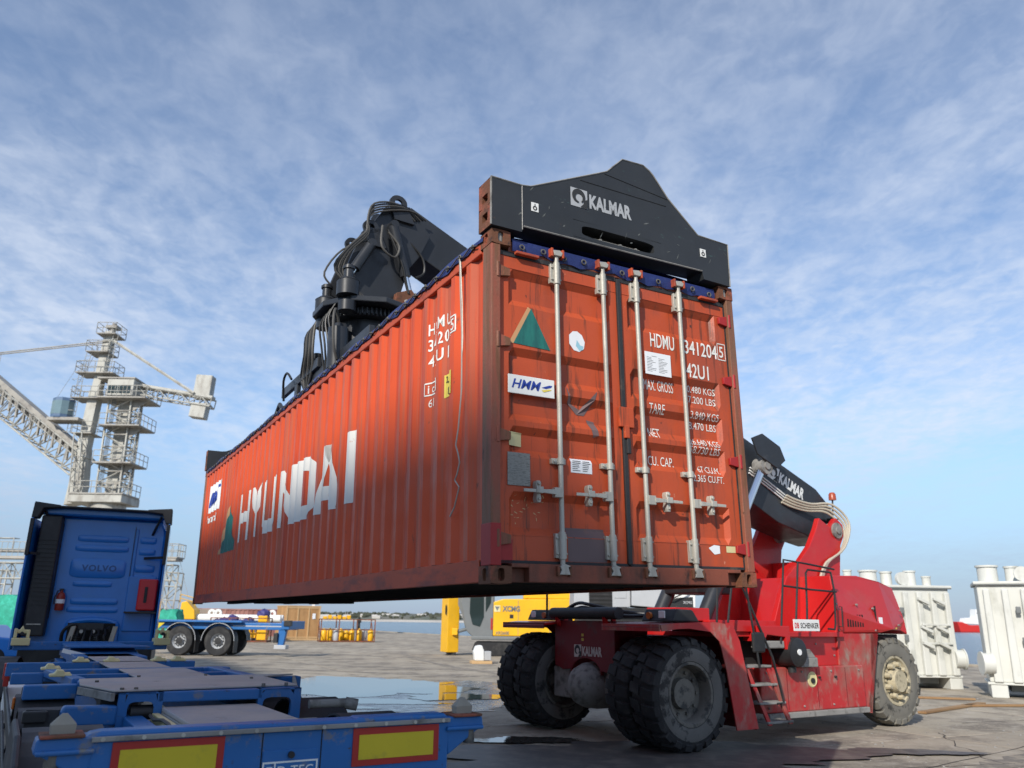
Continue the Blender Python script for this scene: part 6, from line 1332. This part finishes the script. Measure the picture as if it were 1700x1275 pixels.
bd = radd('body', m_yellow, ('prism', [(-.84, 1.03), (3.7, 1.03), (4.6, 1.25), (4.6, 3.0), (3.4, 3.0), (-.3, 2.96), (-.84, 2.80)], 'y', .0, 2.8), bev=.05)
radd('upper_body', m_yellow, ('box', .8, 3.6, .4, 2.5, 3.0, 3.5), bev=.05, par=bd)
for z0 in (1.3, 2.05):
    for i in range(6): radd('vent_slat', m_cabgrey, ('box', 2.4, 3.3, -.02, .01, z0+i*.09, z0+.045+i*.09), par=bd)
radd('panel_vent', m_plastic, ('box', .05, .25, -.012, .01, 1.95, 2.15), par=bd)
for x in (.5, 2.2): radd('panel_seam', m_cabgrey, ('box', x, x+.02, -.006, .01, 1.1, 2.9), par=bd)
lettering('lettering', 'XCMG', .30, (-.35, -.02, 2.30), (1, 0, 0), (0, 0, 1), m_cabgrey, rg, bold=.04, width=.95)
a = MB(); a.box(-.80, -.46, -.022, -.018, 2.28, 2.62); em = a.build('emblem', m_cream, rg); flat('emblem_mark', poly_bm([(-.76, -.025, 2.56), (-.50, -.025, 2.56), (-.63, -.025, 2.32)]), m_cabgrey, em)
lettering('lettering', 'XR260E', .17, (-.72, -.02, 1.10), (1, 0, 0), (0, 0, 1), m_cabgrey, rg, bold=.02, width=.75)
for y in (.2, 2.4):
    radd('crawler_track', m_tyre, ('prism', [(-1.6, .0), (4.4, .0), (4.75, .3), (4.6, .7), (-1.8, .7), (-1.95, .3)], 'y', y-.3, y+.3), bev=.04)
# grey mobile crane carrier behind the stacker
gv, vadd = bg('crane_carrier', 'light grey crane carrier with a dark grille, glimpsed between container and red stacker', 'vehicle', place(0, 32, 0, 0))
vadd('front_body', m_silver, ('prism', [(2.5, 2.36), (4.7, 2.38), (4.75, 4.2), (2.6, 4.2)], 'y', .0, 2.4), bev=.03); vadd('rear_body', m_silver, ('prism', [(4.72, 2.44), (5.95, 2.36), (6.0, 4.2), (4.78, 4.2)], 'y', -.25, 2.4), bev=.03)
gr_ = vadd('grille', m_plastic, ('box', 3.1, 4.0, -.04, .0, 2.36, 3.4), bev=.02)
for i in range(6): vadd('grille_bar', m_black, ('box', 3.12, 3.98, -.05, -.04, 2.45+i*.15, 2.52+i*.15), par=gr_)
vadd('hatch', m_silver, ('box', 4.08, 4.55, -.02, .0, 2.72, 3.3), bev=.02); vadd('side_skirt', m_plastic, ('box', 2.5, 7.4, -.2, 2.3, 2.2, 2.36), bev=.02); vadd('running_gear', m_plastic, ('box', 2.7, 7.2, .2, 2.1, .7, 2.2))
for x in (3.2, 4.6, 6.4):
    a = MB(); a.lathe([(.30, -.18), (.60, -.2), (.64, -.14), (.64, .14), (.60, .2), (.30, .18)], (x, .15, .64), 'y', 24); a.build('wheel', m_tyre, gv)
cbw = vadd('side_cabin', m_white2, ('prism', [(6.0, 2.40), (7.2, 2.40), (7.25, 3.6), (6.0, 3.6)], 'y', -.1, 2.2), bev=.03)
vadd('name_panel', m_plastic, ('prism', [(6.05, 2.42), (7.1, 2.42), (7.1, 2.80), (6.5, 2.76), (6.2, 2.68)], 'y', -.13, -.10), par=cbw); lettering('lettering', 'XCMG', .10, (6.72, -.135, 2.54), (1, 0, 0), (0, 0, 1), m_silver, cbw, bold=.02, width=.34)
a = MB(); a.tube([(5.95, -.3, 2.4), (5.98, -.3, 3.2)], .04, 6); a.tube([(5.98, -.3, 2.72), (6.3, -.35, 2.74), (6.9, -.3, 3.0)], .03, 6); a.build('mirror_arm', m_plastic, gv)
# white block on a pallet
t, ad = bg('wrapped_block', 'small white wrapped block on a pallet, left of the stacker front wheels', 'block', place(-1.45, 36.9, 0, 10))
ad('pallet', m_batten, ('box', -.15, .75, -.1, .7, .0, .12), bev=.01); ad('block', m_white2, ('prism', [(0, .12), (.42, .12), (.40, .55), (.30, .78), (.05, .74), (-.05, .5)], 'y', 0, .55), bev=.05); ad('metal_end', m_silver, ('box', .42, .72, .05, .5, .14, .52), bev=.02)

# ------------------------------------------------------------------ transformers
def transformer(label, mat4, disc_side):
    t, ad = bg('power_transformer', label, 'transformer', mat4, 'cream transformers on the quay'); W_ = 2.6
    ad('tank', m_trans, ('box', 0, W_, 0, 1.7, .40, 2.98), bev=.03); ad('cover', m_trans, ('box', -.08, W_+.08, -.10, 1.8, 2.98, 3.06), bev=.02); ad('cover_gasket', m_cabgrey, ('box', -.07, W_+.07, -.09, 1.79, 2.955, 2.978))
    ad('base_flange', m_trans, ('box', -.06, W_+.06, -.08, 1.78, .34, .40), bev=.01)
    for i in range(6): ad('stiffener', m_trans, ('prism', [(.10+i*.45, .40), (.32+i*.45, .40), (.29+i*.45, 2.85), (.13+i*.45, 2.85)], 'y', -.14, .0), bev=.03)
    for i in range(5): ad('end_stiffener', m_trans, ('box', W_, W_+.12, .15+i*.34, .33+i*.34, .45, 2.8), bev=.02)
    for x in (.0, W_-.35): ad('skid_foot', m_trans, ('box', x, x+.4, -.05, 1.7, .0, .34), bev=.02)
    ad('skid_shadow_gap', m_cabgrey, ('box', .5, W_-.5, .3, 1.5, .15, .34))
    for x, r, h in ((.35, .26, .45), (.95, .17, .42), (1.75, .17, .46), (2.3, .13, .3)):
        a = MB(); a.cyl((x, .6, 3.06), (x, .6, 3.06+h), r, n=20); a.cyl((x, .6, 3.03+h), (x, .6, 3.08+h), r*1.15, n=20); a.build('bushing_turret', m_trans, t)
    a = MB(); a.cyl((1.15, .1, 3.26), (1.15, -.02, 3.26), .20, n=20); a.build('side_flange', m_trans, t)
    xd = W_+.02 if disc_side > 0 else -.02
    a = MB(); a.cyl((xd-disc_side*.15, -.05, .88), (xd+disc_side*.14, -.12, .88), .27, n=22); a.cyl((xd+disc_side*.10, -.11, .88), (xd+disc_side*.14, -.12, .88), .31, n=22); a.build('pipe_flange', m_trans, t)
    for z in (1.15, 1.62, 2.45):
        for x in (1.45, 1.95): ad('pipe_bracket', m_trans, ('prism', [(x, z+.16), (x+.34, z), (x+.34, z+.10), (x, z+.24)], 'y', -.26, -.13), bev=.01)
    for z in (1.3, 1.85): ad('tie_bar', m_trans, ('box', 1.5, 2.4, -.22, -.15, z, z+.06), bev=.01)
    for x, z in ((.85, 2.2), (.9, 1.4)): ad('valve', m_cabgrey, ('box', x, x+.12, -.2, -.13, z, z+.18), bev=.02)
    return t
transformer('cream white power transformer standing right behind the red stacker', place(11.2, 25.6, 0, 5), 1)
transformer('cream white power transformer cut off by the right edge', place(13.15, 23.1, 0, -27), -1)
transformer('cream white power transformer mostly hidden behind the red stacker', place(9.9, 29.2, 0, 4, 1.12), 1)
for i, (x, y, rz, l) in enumerate(((9.0, 18.6, 42, 3.6), (10.9, 20.4, 8, 2.6), (13.4, 21.0, 12, 2.4), (10.4, 22.6, -14, 1.8))):
    a = MB(); a.box(0, l, -.09, .09, .008, .055); tag(a.build('timber_board', m_plank, None, .006, place(x, y, 0, rz)), ('long bare timber board lying behind the rear wheel of the stacker', 'timber board lying across in front of the middle transformer', 'short timber board by the right edge of the picture', 'short timber board near the feet of the transformers')[i], 'board', 'loose boards on the quay')
# ship
sp_, sadd = bg('ship', 'distant red hulled ship with white superstructure between the two transformers', 'ship', place(345, 620, -1.7, 8))
sadd('hull', m_hull, ('prism', [(-12, 0), (30, 0), (33, 6.4), (20, 5.2), (-4, 5.0), (-10, 7.2), (-14, 7.4)], 'y', -4, 4), bev=.4)
sadd('deck_house', m_white2, ('prism', [(-8, 6), (18, 5.2), (18, 9), (14, 9.2), (13, 16), (3, 16.5), (2, 10.5), (-6, 10)], 'y', -3.2, 3.2), bev=.2); sadd('bridge_windows', m_glass, ('box', 3.5, 12.5, -3.3, -3.2, 13.0, 14.2)); a = MB(); a.cyl((7, 0, 16), (7, 0, 20), .3, n=8); a.build('mast', m_white2, sp_)
# lattice faces and a cable bundle on the crane tower, for the open look of the original
a = MB(); truss(a, (-2.9, -.9, 13.4), (-3.4, -.9, 19.4), 1.2, .8, 5, .06); a.build('mast_lattice', m_cranewhite, crane)
a = MB(); truss(a, (1.9, -.6, 13.3), (1.75, -.6, 23.0), .7, .7, 12, .05); a.build('ladder_shaft', m_cranewhite, crane)
a = MB()
for i in range(4): a.tube([(-.6+.12*i, -1.3, 13.3), (-.55+.12*i, -1.3, 23.0)], .035, 4)
a.build('cable_run', m_cabgrey, crane)
a = MB(); a.tube([(-3.4, -.8, 28.0), (-5.4, -.8, 22.6)], .025, 4); a.tube([(-6.5, -1, 23.0), (-4.9, -1, 26.5)], .02, 4); a.build('aerial_stay', m_cranegrey, crane)
